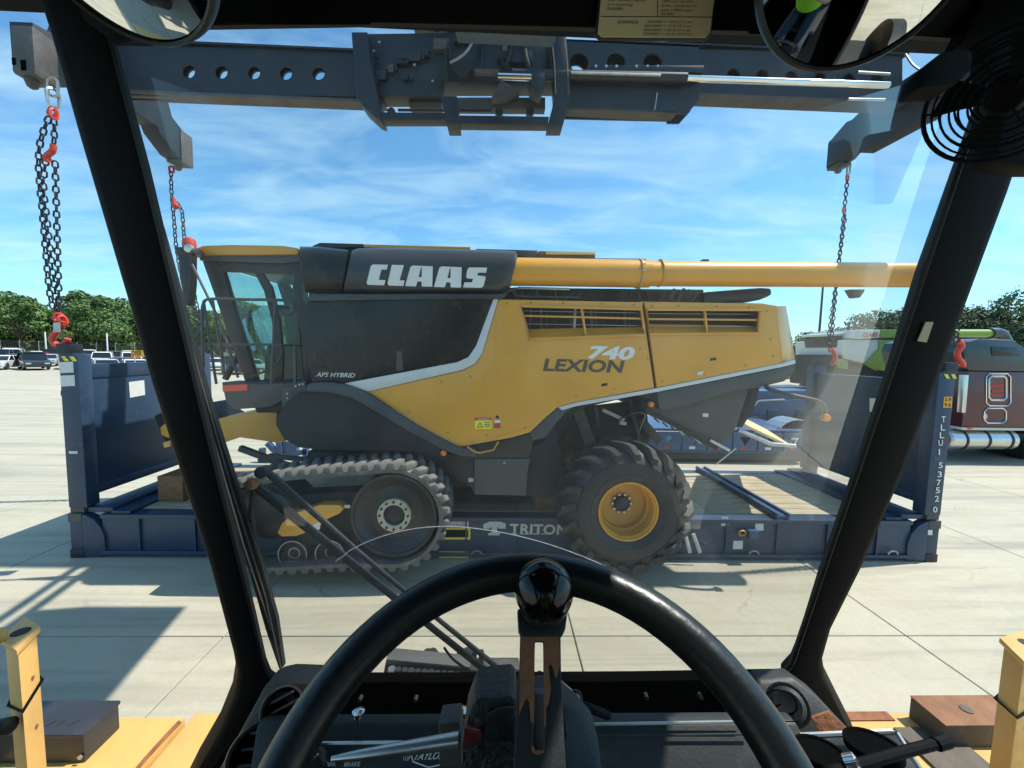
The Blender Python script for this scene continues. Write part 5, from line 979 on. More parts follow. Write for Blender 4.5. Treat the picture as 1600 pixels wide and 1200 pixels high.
# right: intermediate tube and inner tube
RB = [(880, 62), (1092, 66), (1092, 157), (1074, 177), (1055, 177), (1053, 173), (880, 169)]
hole_plate(RB, [(905, 97), (963, 97), (1020, 98)], 6.20, .03, 'middle_beam_web', 'steel_dark', rpx=14); hole_plate(RB, [(905, 97), (963, 97), (1020, 98)], 6.46, .03, 'middle_beam_web', 'steel_dark', 6.20, rpx=14)
a, b = W(880, 167, 6.2), W(1060, 170, 6.2); MB().box((a.x, 6.235, a.z-.0), (b.x, 6.455, a.z+.03)).build('middle_beam_flange', 'steel_worn', sprd)
a, b = W(880, 64, 6.2), W(1092, 66, 6.2); MB().box((a.x, 6.20, a.z+.0), (b.x, 6.49, a.z+.03)).build('middle_beam_flange', 'steel_dark', sprd)
IB = [(1085, 77), (1410, 82), (1410, 158), (1085, 150)]; IH = [(1147, 117), (1192, 119), (1237, 121), (1282, 123), (1327, 125), (1371, 126)]
hole_plate(IB, IH, 6.40, .03, 'inner_beam_web', 'steel_dark', rpx=10); hole_plate(IB, IH, 6.56, .03, 'inner_beam_web', 'steel_dark', 6.40, rpx=10)
a, b = W(1085, 150, 6.4), W(1410, 158, 6.4); z_ = (a.z+b.z)/2; MB().box((a.x, 6.36, z_-.04), (b.x, 6.63, z_)).build('inner_beam_flange', 'steel_worn', sprd)
z2 = W(1250, 80, 6.4).z; MB().box((a.x, 6.36, z2), (b.x, 6.63, z2+.03)).build('inner_beam_flange', 'steel_dark', sprd)
MB().cyl(W(1068, 122.5, 6.12), W(1388, 133.5, 6.12), .046, 14).build('piston_rod', 'chrome', sprd); MB().cyl(W(800, 117, 6.10), W(1072, 123, 6.12), .075, 14).build('cylinder_barrel', 'steel_dark', sprd)
MB().cyl(W(892, 114, 6.02), W(1032, 118, 6.02), .022, 8).build('hydraulic_pipe', 'galv', sprd)
for px in (930, 946, 962, 993, 1010, 1026): c = W(px, 107, 6.15); MB().lathe(c, (0, -1, 0), [(.022, 0), (.022, .05)], 6).build('valve_bolt', 'alu', sprd)
sp_([(925, 102), (1100, 102), (1100, 113), (925, 112)], 6.10, 6.20, 'valve_block', 'steel_dark')
MB().bar(W(1027, 145, 6.15), W(1023, 171, 6.15), .015, .015).build('grease_stick', 'galv', sprd)
MB().tube(smoothpath([W(1415, 85, 6.2), W(1425, 100, 6.1), W(1435, 108, 6.0)]), .014, 6).build('hose', 'galv', sprd)
MB().cyl(W(1340, 113, 6.2), W(1390, 116, 6.2), .02, 8).build('hydraulic_pipe', 'galv', sprd); MB().cyl(W(1325, 155, 6.25), W(1382, 156, 6.25), .02, 8).build('hydraulic_pipe', 'galv', sprd)
# end beams with corner blocks over the rack corners
for s, xo in ((1, -6.07), (-1, 6.54)):
    yc = YCN+.04; zc = (zb+zt_)/2; zl = 6.52 if s == 1 else 6.89
    prof = [(Y0-.02, zl-.30), (Y0-.02, zl+.28), (Y0+.35, zl+.34), (yc-.75, zt_-.05), (yc-.42, zt_+.04), (yc+.42, zt_+.04), (yc+.75, zt_-.05), (Y1-.35, zl+.34), (Y1+.04, zl+.16), (Y1+.04, zl-.30), (Y1-.3, zl-.28), (Y1-.62, zl-.08), (yc+.55, zb-.05), (yc-.55, zb-.05), (Y0+.62, zl-.08), (Y0+.3, zl-.28)]
    xa = xo+.02 if s == 1 else xo-.30
    MB().prism([(xa, y, z) for y, z in prof], (.28, 0, 0)).build('end_beam', 'steel_dark', sprd, bev=.012)
    for y_ in (Y0-.05, Y1-.20):
        bk = MB().box((xa+.04, y_-.0, zl-.34), (xa+.30, y_+.28, zl+.22)).build('corner_block', 'steel_worn', sprd, bev=.02)
        MB().lathe((xa+.14, y_+.11, zl-.34), (0, 0, -1), [(.07, 0), (.07, .03), (.05, .09), (.02, .11)], 14).build('twist_lock', 'steel_worn', bk)
        MB().box((xa+.04, y_-.006, zl-.24), (xa+.08, y_+.01, zl-.16)).build('block_slot', 'black_void', bk); MB().box((xa+.14, y_-.006, zl-.30), (xa+.20, y_+.01, zl-.18)).build('block_slot', 'black_void', bk)
# carriage
YG2 = 5.95
sp_([(552, 52), (884, 48), (886, 128), (600, 128), (556, 118)], 6.25, 6.6, 'carriage_body', 'steel_dark', bev=.03)
sp_([(575, 122), (690, 124), (690, 150), (588, 150)], 6.22, 6.5, 'carriage_lower', 'steel_dark', bev=.02)
sp_([(636, 147), (690, 147), (690, 168), (640, 168)], 6.35, 6.5, 'carriage_plate', 'steel_worn')
sp_([(712, 152), (852, 152), (852, 170), (714, 169)], 6.35, 6.5, 'carriage_plate', 'steel_worn')
for pts, nm in (([(549, 50), (574, 50), (578, 92), (590, 150), (596, 187), (587, 184), (566, 165), (556, 150)], 'side_cheek'), ([(862, 46), (884, 46), (892, 150), (880, 194), (856, 194), (868, 150)], 'side_cheek'), ([(688, 150), (714, 150), (718, 194), (698, 194)], 'side_cheek')): sp_(pts, YG2+.1, YG2+.42, nm, 'steel_dark' if nm != 'x' else 'steel_worn', bev=.01)
sp_([(588, 175), (698, 176), (698, 187), (596, 187)], YG2+.12, YG2+.3, 'lower_rail', 'steel_dark'); sp_([(718, 180), (858, 182), (856, 194.5), (718, 193)], YG2+.12, YG2+.3, 'lower_rail', 'steel_dark')
MB().cyl(W(622, 172, YG2+.3), W(768, 173, YG2+.3), .02, 8).build('sensor_rod', 'steel_dark', sprd)
for px in (612, 780, 828): c = W(px, 176, YG2+.3); MB().lathe(c, (0, 1, 0), [(.06, -.03), (.06, .05)], 10).build('roller_pad', 'steel_dark', sprd)
MB().cyl(W(778, 119.5, YG2), W(830, 121, YG2), .045, 12).build('piston_rod', 'chrome', sprd); MB().cyl(W(742, 113, YG2), W(780, 113.5, YG2), .04, 10).build('cylinder_barrel', 'steel_worn', sprd)
sp_([(783, 125), (812, 140), (790, 152), (768, 152)], YG2+.2, YG2+.5, 'clevis', 'steel_worn'); sp_([(826, 113), (850, 113), (852, 124), (846, 142), (830, 136)], YG2, YG2+.3, 'clevis', 'steel_dark')
MB().tube(smoothpath([W(742, 38, YG2), W(738, 65, YG2), W(725, 85, YG2), W(703, 98, YG2)]), .018, 6).build('hose', 'galv', sprd); MB().bar(W(789, 42, YG2+.1), W(789, 80, YG2+.1), .06, .02, (0, 1, 0)).build('scale_strip', 'steel_worn', sprd)
for k in range(16): px, py = rnd.uniform(556, 690), rnd.uniform(55, 150); c = W(px, py, 6.2); MB().lathe(c, (0, -1, 0), [(.018, 0), (.018, .04)], 6).build('cheek_bolt', rnd.choice(['steel_worn', 'steel_dark', 'galv']), sprd)
for px in (860, 880): MB().tube([W(px, 48, YG2+.05), W(px+6, 100, YG2+.05), W(px+8, 148, YG2+.05)], .01, 5).build('cheek_edge', 'steel_worn', sprd)

# ================================================================== chains
def ring_mesh(L_, w_, r, nm, mat, n=12, k=5):
    P = []
    for i in range(n):
        q = 2*PI*i/n; P.append(V((math.cos(q)*(w_/2-r), 0, math.sin(q)*(w_/2-r)+(L_-w_)/2*(1 if math.sin(q) >= 0 else -1))))
    return MB().tube(P, r, k, closed=True).mesh(nm, mat)
LK = ring_mesh(.110, .075, .0105, 'chain_link', 'chain'); BG = ring_mesh(.26, .15, .018, 'master_link', 'galv'); CPm = ring_mesh(.15, .11, .02, 'coupling', 'red')
def strand(par, pts, pitch=.078, tw=0.3):
    P = smoothpath(pts, 6); d = [0]
    for i in range(1, len(P)): d.append(d[-1]+(P[i]-P[i-1]).length)
    n_ = int(d[-1]/pitch); j = 0
    for k in range(n_):
        s_ = (k+.5)*pitch
        while d[j+1] < s_: j += 1
        f = (s_-d[j])/(d[j+1]-d[j]); p = P[j].lerp(P[j+1], f); t_ = (P[j+1]-P[j]).normalized()
        rot = t_.to_track_quat('Z', 'Y').to_matrix().to_4x4() @ Matrix.Rotation(tw+(PI/2 if k % 2 else 0)+.12*math.sin(k*1.7), 4, 'Z')
        inst('chain_link', LK, par, Matrix.Translation(p) @ rot)
def put(me, nm, par, p, rz=0, ry=0): inst(nm, me, par, Matrix.Translation(p) @ Matrix.Rotation(rz, 4, 'Z') @ Matrix.Rotation(ry, 4, 'Y'))
def hook(par, pts, rad): MB().tube(smoothpath(pts, 4), rad, 8).build('sling_hook', 'red', par, smooth=60)
YN = 5.53
s1 = thing('chain_sling', W(95, 535, YN), 'near left chain sling of three dark strands with red hook on blue post', 'chain sling', 'lifting chains')
put(BG, 'master_link', s1, W(82, 136, YN), .2); put(BG, 'master_link', s1, W(83, 153, YN), 1.2); put(CPm, 'coupling', s1, W(82, 175, YN), .3, .4); put(CPm, 'coupling', s1, W(84, 178, YN), 1.3)
strand(s1, [W(a, b, YN-.03) for a, b in ((77, 183), (68, 205), (61, 235), (61, 275), (66, 330), (72, 400), (78, 460), (86, 490))])
strand(s1, [W(a, b, YN+.02) for a, b in ((84, 185), (85, 205), (84, 226))]); strand(s1, [W(a, b, YN+.02) for a, b in ((86, 252), (88, 320), (90, 400), (92, 460), (93, 492))], tw=1.0)
strand(s1, [W(a, b, YN+.05) for a, b in ((72, 248), (68, 290), (74, 350), (82, 420), (90, 488))], tw=.8)
hook(s1, [W(84, 226, YN), W(82, 236, YN), W(74, 243, YN), W(72, 249, YN), W(78, 250, YN)], .034)
put(CPm, 'coupling', s1, W(91, 496, YN), .5, .3); put(CPm, 'coupling', s1, W(98, 500, YN), 1.2, -.4)
hook(s1, [W(99, 502, YN), W(95, 512, YN), W(85, 522, YN), W(82, 532, YN), W(90, 540, YN), W(102, 536, YN), W(106, 529, YN)], .036)
MB().prism([W(83, 504, YN-.06), W(94, 504, YN-.06), W(94, 519, YN-.06), W(83, 519, YN-.06)], (0, .008, 0)).build('sling_tag', 'galv', s1)
YF2 = 7.79
s2 = thing('chain_sling', W(300, 480, YF2), 'far left chain sling hanging beside the combine cab beacon', 'chain sling', 'lifting chains')
put(BG, 'master_link', s2, W(266, 246, YF2), .2); put(CPm, 'coupling', s2, W(268, 265, YF2), .3); strand(s2, [W(a, b, YF2) for a, b in ((267, 268), (268, 300), (272, 345), (276, 390), (288, 450), (305, 490), (312, 540))])
strand(s2, [W(a, b, YF2+.05) for a, b in ((275, 315), (284, 330), (288, 370), (300, 440), (312, 500), (318, 545))]); hook(s2, [W(271, 310, YF2), W(272, 318, YF2), W(274, 324, YF2), W(278, 321, YF2)], .04)
s3 = thing('chain_sling', W(1300, 560, YF2), 'far right chain sling passing behind the yellow unloading tube', 'chain sling', 'lifting chains')
put(BG, 'master_link', s3, W(1325, 252, YF2), .2); put(BG, 'master_link', s3, W(1326, 265, YF2), 1.3); put(CPm, 'coupling', s3, W(1324, 278, YF2), .4)
strand(s3, [W(a, b, YF2) for a, b in ((1324, 280), (1319, 330), (1313, 390), (1304, 460), (1297, 510), (1293, 548))]); strand(s3, [W(a, b, YF2+.05) for a, b in ((1321, 335), (1312, 400), (1306, 455), (1301, 510), (1297, 550))], tw=1.0)
put(CPm, 'coupling', s3, W(1318, 328, YF2), 1.0, .6); hook(s3, [W(1299, 545, YF2), W(1304, 553, YF2), W(1305, 561, YF2), W(1299, 570, YF2)], .04)
s4 = thing('chain_sling', W(1497, 570, YN), 'near right chain sling with red hook beside the right windscreen pillar', 'chain sling', 'lifting chains')
zl4 = 6.89; xr = 6.40
put(BG, 'master_link', s4, V((xr, YN, zl4-.55)), .2); put(CPm, 'coupling', s4, V((xr, YN, zl4-.72)), .4); e_ = W(1494, 535, YN); strand(s4, [V((xr, YN, zl4-.75)), (V((xr, YN, zl4))+e_)/2+V((-.1, 0, 0)), e_]); strand(s4, [V((xr, YN+.06, zl4-1.2)), (V((xr, YN, zl4))+e_)/2+V((0, .05, 0)), e_+V((-.05, .05, 0))], tw=1)
hook(s4, [W(1497, 533, YN), W(1503, 540, YN), W(1496, 550, YN), W(1497, 560, YN), W(1503, 567, YN), W(1504, 574, YN)], .036); hook(s4, [W(1482, 571, YN), W(1485, 568, YN), W(1495, 569, YN), W(1503, 572, YN)], .016)

# hoses and grime lumps on the carriage
rh = random.Random(11)
for k in range(9):
    x_ = rh.uniform(570, 860); y_ = rh.uniform(52, 80); dx = rh.uniform(-40, 40); yb_ = rh.uniform(95, 140)
    MB().tube(smoothpath([W(x_, y_, 6.18), W(x_+dx*.2, (y_+yb_)/2+8, 6.08), W(x_+dx*.7, yb_+4, 6.1), W(x_+dx, yb_-6, 6.2)]), rh.choice([.018, .024, .03]), 6).build('hose', 'dark_matte', sprd)
for k in range(10):
    x_ = rh.uniform(570, 840); y_ = rh.uniform(55, 118); w_ = rh.uniform(8, 34); h_ = rh.uniform(6, 20); sp_([(x_, y_), (x_+w_, y_), (x_+w_, y_+h_), (x_, y_+h_)], 6.17, 6.26, 'carriage_bracket', rh.choice(['steel_dark', 'steel_worn', 'dark_matte']))
# ================================================================== the container handler we sit in
hd = thing('container_handler', (0, -2.5, 0), 'yellow container handler seen from its black cab, windscreen and dashboard in front', 'container handler')
def ws(pts, nm, mat, off=0.0, th=.06, bev=.012, par=hd, vec=None): return MB().plate([WS(a, b, off) for a, b in pts], [], vec or (0, th, 0)).build(nm, mat, par, bev=bev)
def cp(pts, d, th, nm, mat, par=hd, bev=.004, d2=None, smooth=35):      # polygon facing the driver at a depth (d at its top, d2 at its bottom)
    ys = [p[1] for p in pts]; y0, y1 = min(ys), max(ys); d2 = d if d2 is None else d2
    return MB().plate([C(a, b, d+(d2-d)*(b-y0)/max(1, y1-y0)) for a, b in pts], [], FW*th).build(nm, mat, par, bev=bev, smooth=smooth)
# --- cab frame
LPo = [(50, -60), (62, 0), (75, 40), (120, 200), (205, 488), (237, 600), (290, 765), (330, 890), (350, 965), (366, 1025), (371, 1055), (366, 1088), (345, 1140), (310, 1200), (290, 1240)]
LPi = [(340, 1240), (385, 1150), (425, 1066), (416, 1040), (396, 960), (366, 840), (320, 650), (268, 430), (228, 262), (190, 120), (173, 62), (160, 20), (140, -60)]
pi1 = ws(LPo+LPi, 'windscreen_pillar', 'cab_black', bev=.012, vec=(-.036, .05, .0))
RPi = [(1610, -60), (1591, 0), (1497, 262), (1440, 420), (1385, 600), (1345, 722), (1283, 900), (1247, 1015), (1234, 1045), (1218, 1062), (1235, 1130), (1300, 1220)]
RPo = [(1360, 1220), (1332, 1147), (1308, 1100), (1289, 1062), (1285, 1035), (1299, 985), (1345, 893), (1412, 742), (1465, 600), (1577, 300), (1590, 262), (1700, -60)]
pi2 = ws(RPi+RPo, 'windscreen_pillar', 'cab_black', bev=.012, vec=(.036, .05, .0))
ws([(1447, 503), (1459, 503), (1448, 535), (1434, 533)], 'pillar_sticker', 'placard', off=-.004, th=.002, bev=0, par=pi2)
ws([(80, -120), (130, 30), (176, 66), (200, 58), (300, 38), (400, 36), (402, 39), (578, 39), (580, 34), (720, 35), (940, 41), (1170, 47), (1172, 54), (1240, 54), (1440, 54), (1540, 60), (1600, 40), (1720, -120)], 'windscreen_header', 'cab_black', off=-.006, bev=.006, vec=(0, .055, .055))
ws([(418, 1058), (440, 1063), (700, 1064), (1000, 1061), (1215, 1057), (1228, 1050), (1262, 1110), (380, 1120)], 'windscreen_sill', 'sill_black', off=-.006, bev=.006, vec=(0, .06, -.045))
# rubber seal round the glass
seal = [(176, 66), (228, 262), (320, 650), (396, 960), (412, 1030), (420, 1050), (436, 1061), (700, 1062.5), (1000, 1060), (1205, 1057), (1225, 1050), (1237, 1036), (1283, 900), (1385, 600), (1497, 262), (1560, 85), (1545, 62), (1400, 53), (940, 42), (600, 34), (300, 39)]
sl = MB().tube([WS(a, b, .005) for a, b in seal], .006, 6, closed=True).build('windscreen_seal', 'cab_plastic', hd)
gs = MB().add([WS(a, b, .03) for a, b in ((110, -20), (395, 1080), (1250, 1080), (1600, -20))], [(0, 1, 2, 3)]).build('windscreen', 'windscreen_glass', hd, smooth=0)
ckp = smoothpath([WS(a, b, .027) for a, b in ((545, 861), (575, 846), (610, 834), (650, 825.5), (690, 822.5), (730, 824), (790, 833), (850, 848), (910, 869), (965, 893))], 3)
glass('crack_glass', (0.9, 0.95, 1.0), 0.4, 0.7, (0.85, 0.9, 0.95), 60)
MB().tube(ckp, .00075, 5).build('glass_crack', 'crack_glass', gs); MB().tube([WS(a, b, .027) for a, b in ((545, 861), (538, 868), (524, 877))], .0005, 4).build('glass_crack', 'crack_glass', gs)
MB().add([(-.70, .62, 1.9), (-.74, -1.1, 1.9), (-.90, -1.1, 3.5), (-.86, .50, 3.5)], [(0, 1, 2, 3)]).build('side_window', 'clear_glass', hd, smooth=0)
MB().add([(.72, .62, 1.9), (.76, -1.1, 1.9), (.96, -1.1, 3.5), (.92, .50, 3.5)], [(0, 1, 2, 3)]).build('side_window', 'clear_glass', hd, smooth=0)
# roof, floor, rear wall and lower walls
rz_ = WS(800, -60).z
yr_ = WS(800, -60).y+.1
MB().plate([(-.95, -1.25, rz_-.02), (.92, -1.25, rz_-.02), (.92, yr_, rz_-.02), (-.95, yr_, rz_-.02)], [[(.56, -.30, rz_-.02), (.86, -.30, rz_-.02), (.86, .46, rz_-.02), (.56, .46, rz_-.02)]], (0, 0, .08)).build('cab_roof', 'cab_black', hd)  # roof hole added so sun strikes the right of the steering wheel
MB().add([(.55, -.31, rz_+.02), (.87, -.31, rz_+.02), (.87, .47, rz_+.02), (.55, .47, rz_+.02)], [(0, 1, 2, 3)]).build('added_sun_pane', 'clear_glass', hd, smooth=0)  # clear pane over the opening added to let the sun in
MB().box((-.75, -1.2, 1.40), (.78, .95, 1.46)).build('cab_floor', 'cab_black', hd)
MB().hexa([(-.5, .86, 1.4), (.5, .86, 1.4), (.5, .92, 1.4), (-.5, .92, 1.4), (-.46, .86, 2.06), (.50, .86, 2.06), (.50, .92, 2.06), (-.46, .92, 2.06)]).build('front_wall', 'sill_black', hd)
for x_ in (-.76, .76): MB().hexa([(x_-.03, -1.2, 1.4), (x_+.03, -1.2, 1.4), (x_+.03, .8, 1.4), (x_-.03, .8, 1.4), (x_-.03, -1.2, 2.35), (x_+.03, -1.2, 2.35), (x_+.03, .8, 1.70), (x_-.03, .8, 1.70)]).build('side_wall', 'cab_black', hd, bev=.01)
MB().box((-.78, -1.24, 1.4), (.80, -1.2, 2.35)).build('rear_wall', 'cab_black', hd); MB().box((-.85, -1.24, 3.3), (.88, -1.2, rz_)).build('rear_header', 'cab_black', hd)
for x_ in (-.80, .84): MB().bar((x_, -1.2, 1.9), (x_*1.12, -1.2, rz_), .09, .09).build('rear_pillar', 'cab_black', hd, bev=.01)
MB().add([(-.76, -1.22, 2.35), (.78, -1.22, 2.35), (.86, -1.22, 3.3), (-.84, -1.22, 3.3)], [(0, 1, 2, 3)]).build('rear_window', 'clear_glass', hd, smooth=0)
# --- dashboard
ds = cp([(400, 1135), (440, 1132), (800, 1130), (1243, 1128), (1262, 1160), (1290, 1270), (380, 1270)], .60, .02, 'dashboard', 'dash_grey', d2=.54)
cp([(330, 1200), (425, 1066), (700, 1066), (1000, 1064), (1222, 1060), (1300, 1150), (1330, 1300), (300, 1300)], .80, .03, 'dash_recess', 'black_void', d2=.80)
MB().plate([C(a, b, .60) for a, b in ((430, 1131), (800, 1129), (1243, 1127))]+[C(a, b, .66) for a, b in ((1240, 1112), (800, 1114), (440, 1116))], [], V((0, 0, -.01))).build('dash_ledge', 'sill_black', ds, bev=.002)
MB().tube([C(440, 1162, .575), C(720, 1159, .575)], .0022, 6).build('trim_strip', 'alu', ds); MB().tube([C(905, 1132, .592), C(1160, 1128, .592)], .0022, 6).build('trim_strip', 'galv', ds); MB().tube([C(925, 1150, .585), C(1170, 1147, .585)], .0015, 6).build('trim_strip', 'dash_grey', ds)
for px, py in ((560, 1126), (722, 1124)): c = C(px, py, .60); MB().lathe(c, UP, [(.003, -.02), (.003, .006), (.009, .008), (.009, .014), (.004, .016)], 12).build('thumb_screw', 'chrome', ds)
for px, py in ((565, 1088), (651, 1088), (1008, 1084), (1092, 1084)): c = C(px, py, .78); MB().lathe(c, -FW, [(.004, 0), (.004, .012)], 8).build('recess_screw', 'dash_grey', ds)
def dtx(s, a, b, c, nm='dash_lettering', mat='white', d=.560, **k): return text(s, C(*a, d), C(*b, d), C(*c, d), lift=.001, **k).build(nm, mat, ds, smooth=0)
dtx('PARK', (505, 1197), (525, 1196), (506, 1189), shear=.1); dtx('BRAKE', (538, 1197), (563, 1196), (539, 1190), shear=.1); dtx('TOP', (629, 1188), (641, 1187), (630, 1180), shear=.1)
dtx('TAYLOR', (646, 1187), (692, 1185), (650, 1175), shear=.25, bold=.02)
MB().tube([C(a, b, .559) for a, b in ((643, 1180), (645, 1190), (670, 1199), (692, 1194))], .0008, 5).build('dash_emblem', 'white', ds)
c = C(490, 1187, .565); MB().lathe(c, -FW, [(.022, 0), (.022, .006), (.018, .010), (.004, .011)], 20).build('dash_button', 'cab_plastic', ds); MB().bar(C(481, 1194, .553), C(497, 1178, .553), .002, .002).build('button_line', 'galv', ds)
# left vent pod
vp = cp([(320, 1240), (392, 1110), (412, 1072), (440, 1066), (520, 1070), (512, 1110), (470, 1140), (450, 1240)], .66, .05, 'vent_pod', 'cab_plastic', bev=.01, d2=.60)
def vent(px, py, d, r, par, n=3, tilt=.5):
    c = C(px, py, d); ax = (CP-c).normalized()
    MB().lathe(c, ax, [(r*.3, .0), (r*.9, .0), (r*.98, .012), (r*1.10, .012), (r*1.16, .0)], 28).build('vent_ring', 'cab_plastic', par)
    MB().lathe(c, ax, [(r*.2, .006), (r*.88, .006)], 24).build('vent_hole', 'black_void', par)
    e1 = (RT*math.cos(tilt)+UP*math.sin(tilt)); e2 = ax.cross(e1).normalized()
    for k in range(n): o = (k-(n-1)/2)*r*.5; h = math.sqrt(max(.01, .8-(o/r)**2))*r; MB().bar(c+ax*.012+e2*o-e1*h, c+ax*.012+e2*o+e1*h, .0035, .012, ax).build('vent_slat', 'dash_grey', par)
vent(441, 1106, .64, .027, vp); vent(402, 1182, .60, .036, vp, 4, .1)
# right corner plate, vent and console with cup holders
rc = cp([(1186, 1064), (1240, 1060), (1275, 1085), (1345, 1160), (1250, 1162), (1180, 1100)], .72, .03, 'corner_plate', 'dash_grey', bev=.006, d2=.66)
vent(1231, 1102, .68, .028, rc, 0); c = C(1231, 1102, .665); ax = (CP-c).normalized(); MB().lathe(c, ax, [(.004, .006), (.02, .008), (.026, .0)], 24).build('vent_cap', 'dash_grey', rc)
cp([(1268, 1122), (1296, 1112), (1345, 1158), (1290, 1160)], .66, .004, 'worn_patch', 'rust', par=rc, bev=.001, d2=.645)
MB().tube(smoothpath([C(a, b, .64) for a, b in ((1196, 1085), (1215, 1078), (1240, 1090), (1244, 1110), (1228, 1116), (1208, 1108), (1220, 1100))]), .0012, 5).build('loose_wire', 'black_void', rc)
cs = MB().plate([C(a, b, d) for a, b, d in ((1252, 1149, .52), (1392, 1143, .53), (1402, 1146, .53), (1470, 1260, .42), (1262, 1260, .42))], [], V((0, 0, -.02))).build('side_console', 'dash_grey', hd, bev=.003)
MB().tube([C(a, b, d-.003) for a, b, d in ((1250, 1149, .52), (1392, 1143, .53), (1403, 1147, .53), (1440, 1205, .47))], .003, 6).build('console_edge', 'galv', cs)
for px, py, r in ((1282, 1192, .026), (1366, 1182, .028)):
    c = C(px, py, .475); n_ = (C(1252, 1149, .52)-C(1470, 1260, .42)).cross(C(1392, 1143, .53)-C(1262, 1260, .42)).normalized(); n_ = n_ if n_.z > 0 else -n_
    MB().lathe(c+n_*.014, n_, [(r*.5, -.010), (r, -.008), (r*1.02, .0), (r*.9, 0.0), (r*.85, -.002)], 28).build('cup_holder', 'black_void', cs)
MB().tube([C(1290, 1210, .41), C(1400, 1178, .42), C(1478, 1158, .43)], [.006, .0052, .0052], 10).build('shift_lever', 'cab_black', hd); MB().tube([C(1462, 1163, .427), C(1480, 1158, .43)], .0064, 10).build('lever_grip', 'cab_black', hd)
c = C(1322, 1199, .415); MB().lathe(c, (RT*.6+UP*.4-FW*.3), [(.004, 0), (.011, .002), (.011, .012), (.004, .014)], 14).build('lever_collar', 'chrome', hd)
# --- steering wheel
WC = CP + RT*.01808 - UP*.3467 + FW*.2718; TH = .668
wu = RT; wv = -UP*math.cos(TH) - FW*math.sin(TH); wn = wu.cross(wv).normalized()
if wn.dot(CP-WC) < 0: wn = -wn
def WP(px, py, lift=0): d = ray(px, py); t = (WC+wn*lift-CP).dot(wn)/d.dot(wn); return CP+d*t
stw = MB().tube(circle(WC, wu, wv, .205, 96), .0177, 20, closed=True).build('steering_wheel', 'wheel_black', hd, smooth=80)
kc = WP(850, 922, .030); MB().lathe(kc, wn, [(.0265*math.cos(a), .0265*math.sin(a)) for a in [R_(-88+8*k) for k in range(23)]], 40).build('spinner_knob', 'knob', stw, smooth=80)
kb = WP(848, 950, .012); MB().lathe(WP(848, 945, -.012), wn, [(.020, 0), (.0225, .004), (.0225, .022), (.017, .032)], 28).build('knob_base', 'cab_plastic', stw)
cl0 = [WP(a, b, -.002) for a, b in ((808, 950), (888, 950), (884, 982), (878, 996), (815, 996), (810, 984))]; MB().plate(cl0, [], -wn*.018).build('knob_clamp', 'cab_plastic', stw, bev=.003)
spk = [WP(a, b, -.004) for a, b in ((813, 985), (876, 985), (877, 1060), (882, 1160), (890, 1300), (795, 1300), (804, 1180), (811, 1060))]; sh_ = [WP(a, b, -.004) for a, b in ((836, 1003), (849, 1003), (850, 1100), (851, 1165), (848, 1172), (836, 1172), (833, 1165), (834, 1100))]
MB().plate(spk, [sh_], -wn*.006).build('spoke', 'dash_grey', stw, bev=.0012)
for q in ([(814, 993), (835.5, 993), (835, 1100), (834, 1134), (829, 1126), (827, 1098), (823, 1091), (818, 1100), (811, 1118), (812, 1060)], [(835.5, 993), (849.5, 993), (849, 1002.5), (836, 1002.5)], [(849.5, 993), (874, 993), (875, 1040), (869, 1062), (862, 1038), (857, 1042), (861, 1078), (857, 1100), (853.5, 1106), (853, 1136), (850.5, 1136), (850, 1100)], [(829, 1166), (833.5, 1165), (836, 1173), (848, 1173), (851, 1166), (850, 1176), (840, 1180), (832, 1176)]):
    MB().plate([WP(a, b, -.0035) for a, b in q], [], wn*.0006).build('spoke_rust', 'rust', stw, smooth=0)
MB().tube([WC-wn*.015, WC-wn*.12], [.045, .05], 24).build('wheel_hub', 'cab_plastic', stw)
MB().lathe(WP(805, 1096, -.06), wn, [(.003, 0), (.006, .01), (.004, .012)], 10).build('hub_screw', 'galv', stw) if False else None
# --- column shroud and turn signal switch
cp([(806, 1092), (868, 1088), (884, 1102), (904, 1118), (936, 1155), (950, 1260), (790, 1260)], .49, .04, 'column_shroud', 'cab_plastic', bev=.005, d2=.40)
cp([(870, 1096), (880, 1098), (890, 1180), (884, 1196), (874, 1196), (880, 1180)], .455, .004, 'shroud_bracket', 'dash_grey', bev=.001)
cp([(836, 1084), (850, 1084), (851, 1170), (848, 1178), (838, 1178), (834, 1170)], .44, .01, 'column_clip', 'steel_worn', bev=.002)
sw = cp([(722, 1165), (724, 1140), (738, 1102), (746, 1093), (760, 1091), (798, 1087), (806, 1094), (808, 1130), (806, 1250), (735, 1250), (722, 1185)], .425, .05, 'turn_signal_switch', 'signal', bev=.006, d2=.40)
cp([(760, 1118), (780, 1108), (804, 1106), (805, 1185), (775, 1190), (768, 1185), (757, 1165)], .414, .004, 'switch_face', 'cab_plastic', par=sw, bev=.002)
cp([(724, 1138), (729, 1137.5), (752, 1143), (752, 1160), (724, 1169)], .411, .02, 'indicator_lens', 'signal_red', par=sw, bev=.003)
def stx(s, a, b, c): return text(s, C(*a, .4085), C(*b, .4085), C(*c, .4085), lift=.001, bold=.015).build('switch_lettering', 'dash_grey', sw, smooth=0)
stx('900', (781, 1166), (779, 1131), (769.5, 1166)); stx('SIGNAL', (766, 1178), (764, 1134), (759.5, 1178)); 
for px, py in ((747, 1128), (748, 1171)): c = C(px, py, .411); MB().lathe(c, -FW, [(.003, 0), (.003, .003), (.001, .004)], 10).build('switch_screw', 'dash_grey', sw)
MB().tube([C(718, 1156, .43), C(640, 1168, .43), C(560, 1180, .43), C(518, 1186, .43)], [.0078, .0066, .0048, .0025], 14).build('signal_lever', 'alu', sw, smooth=60)
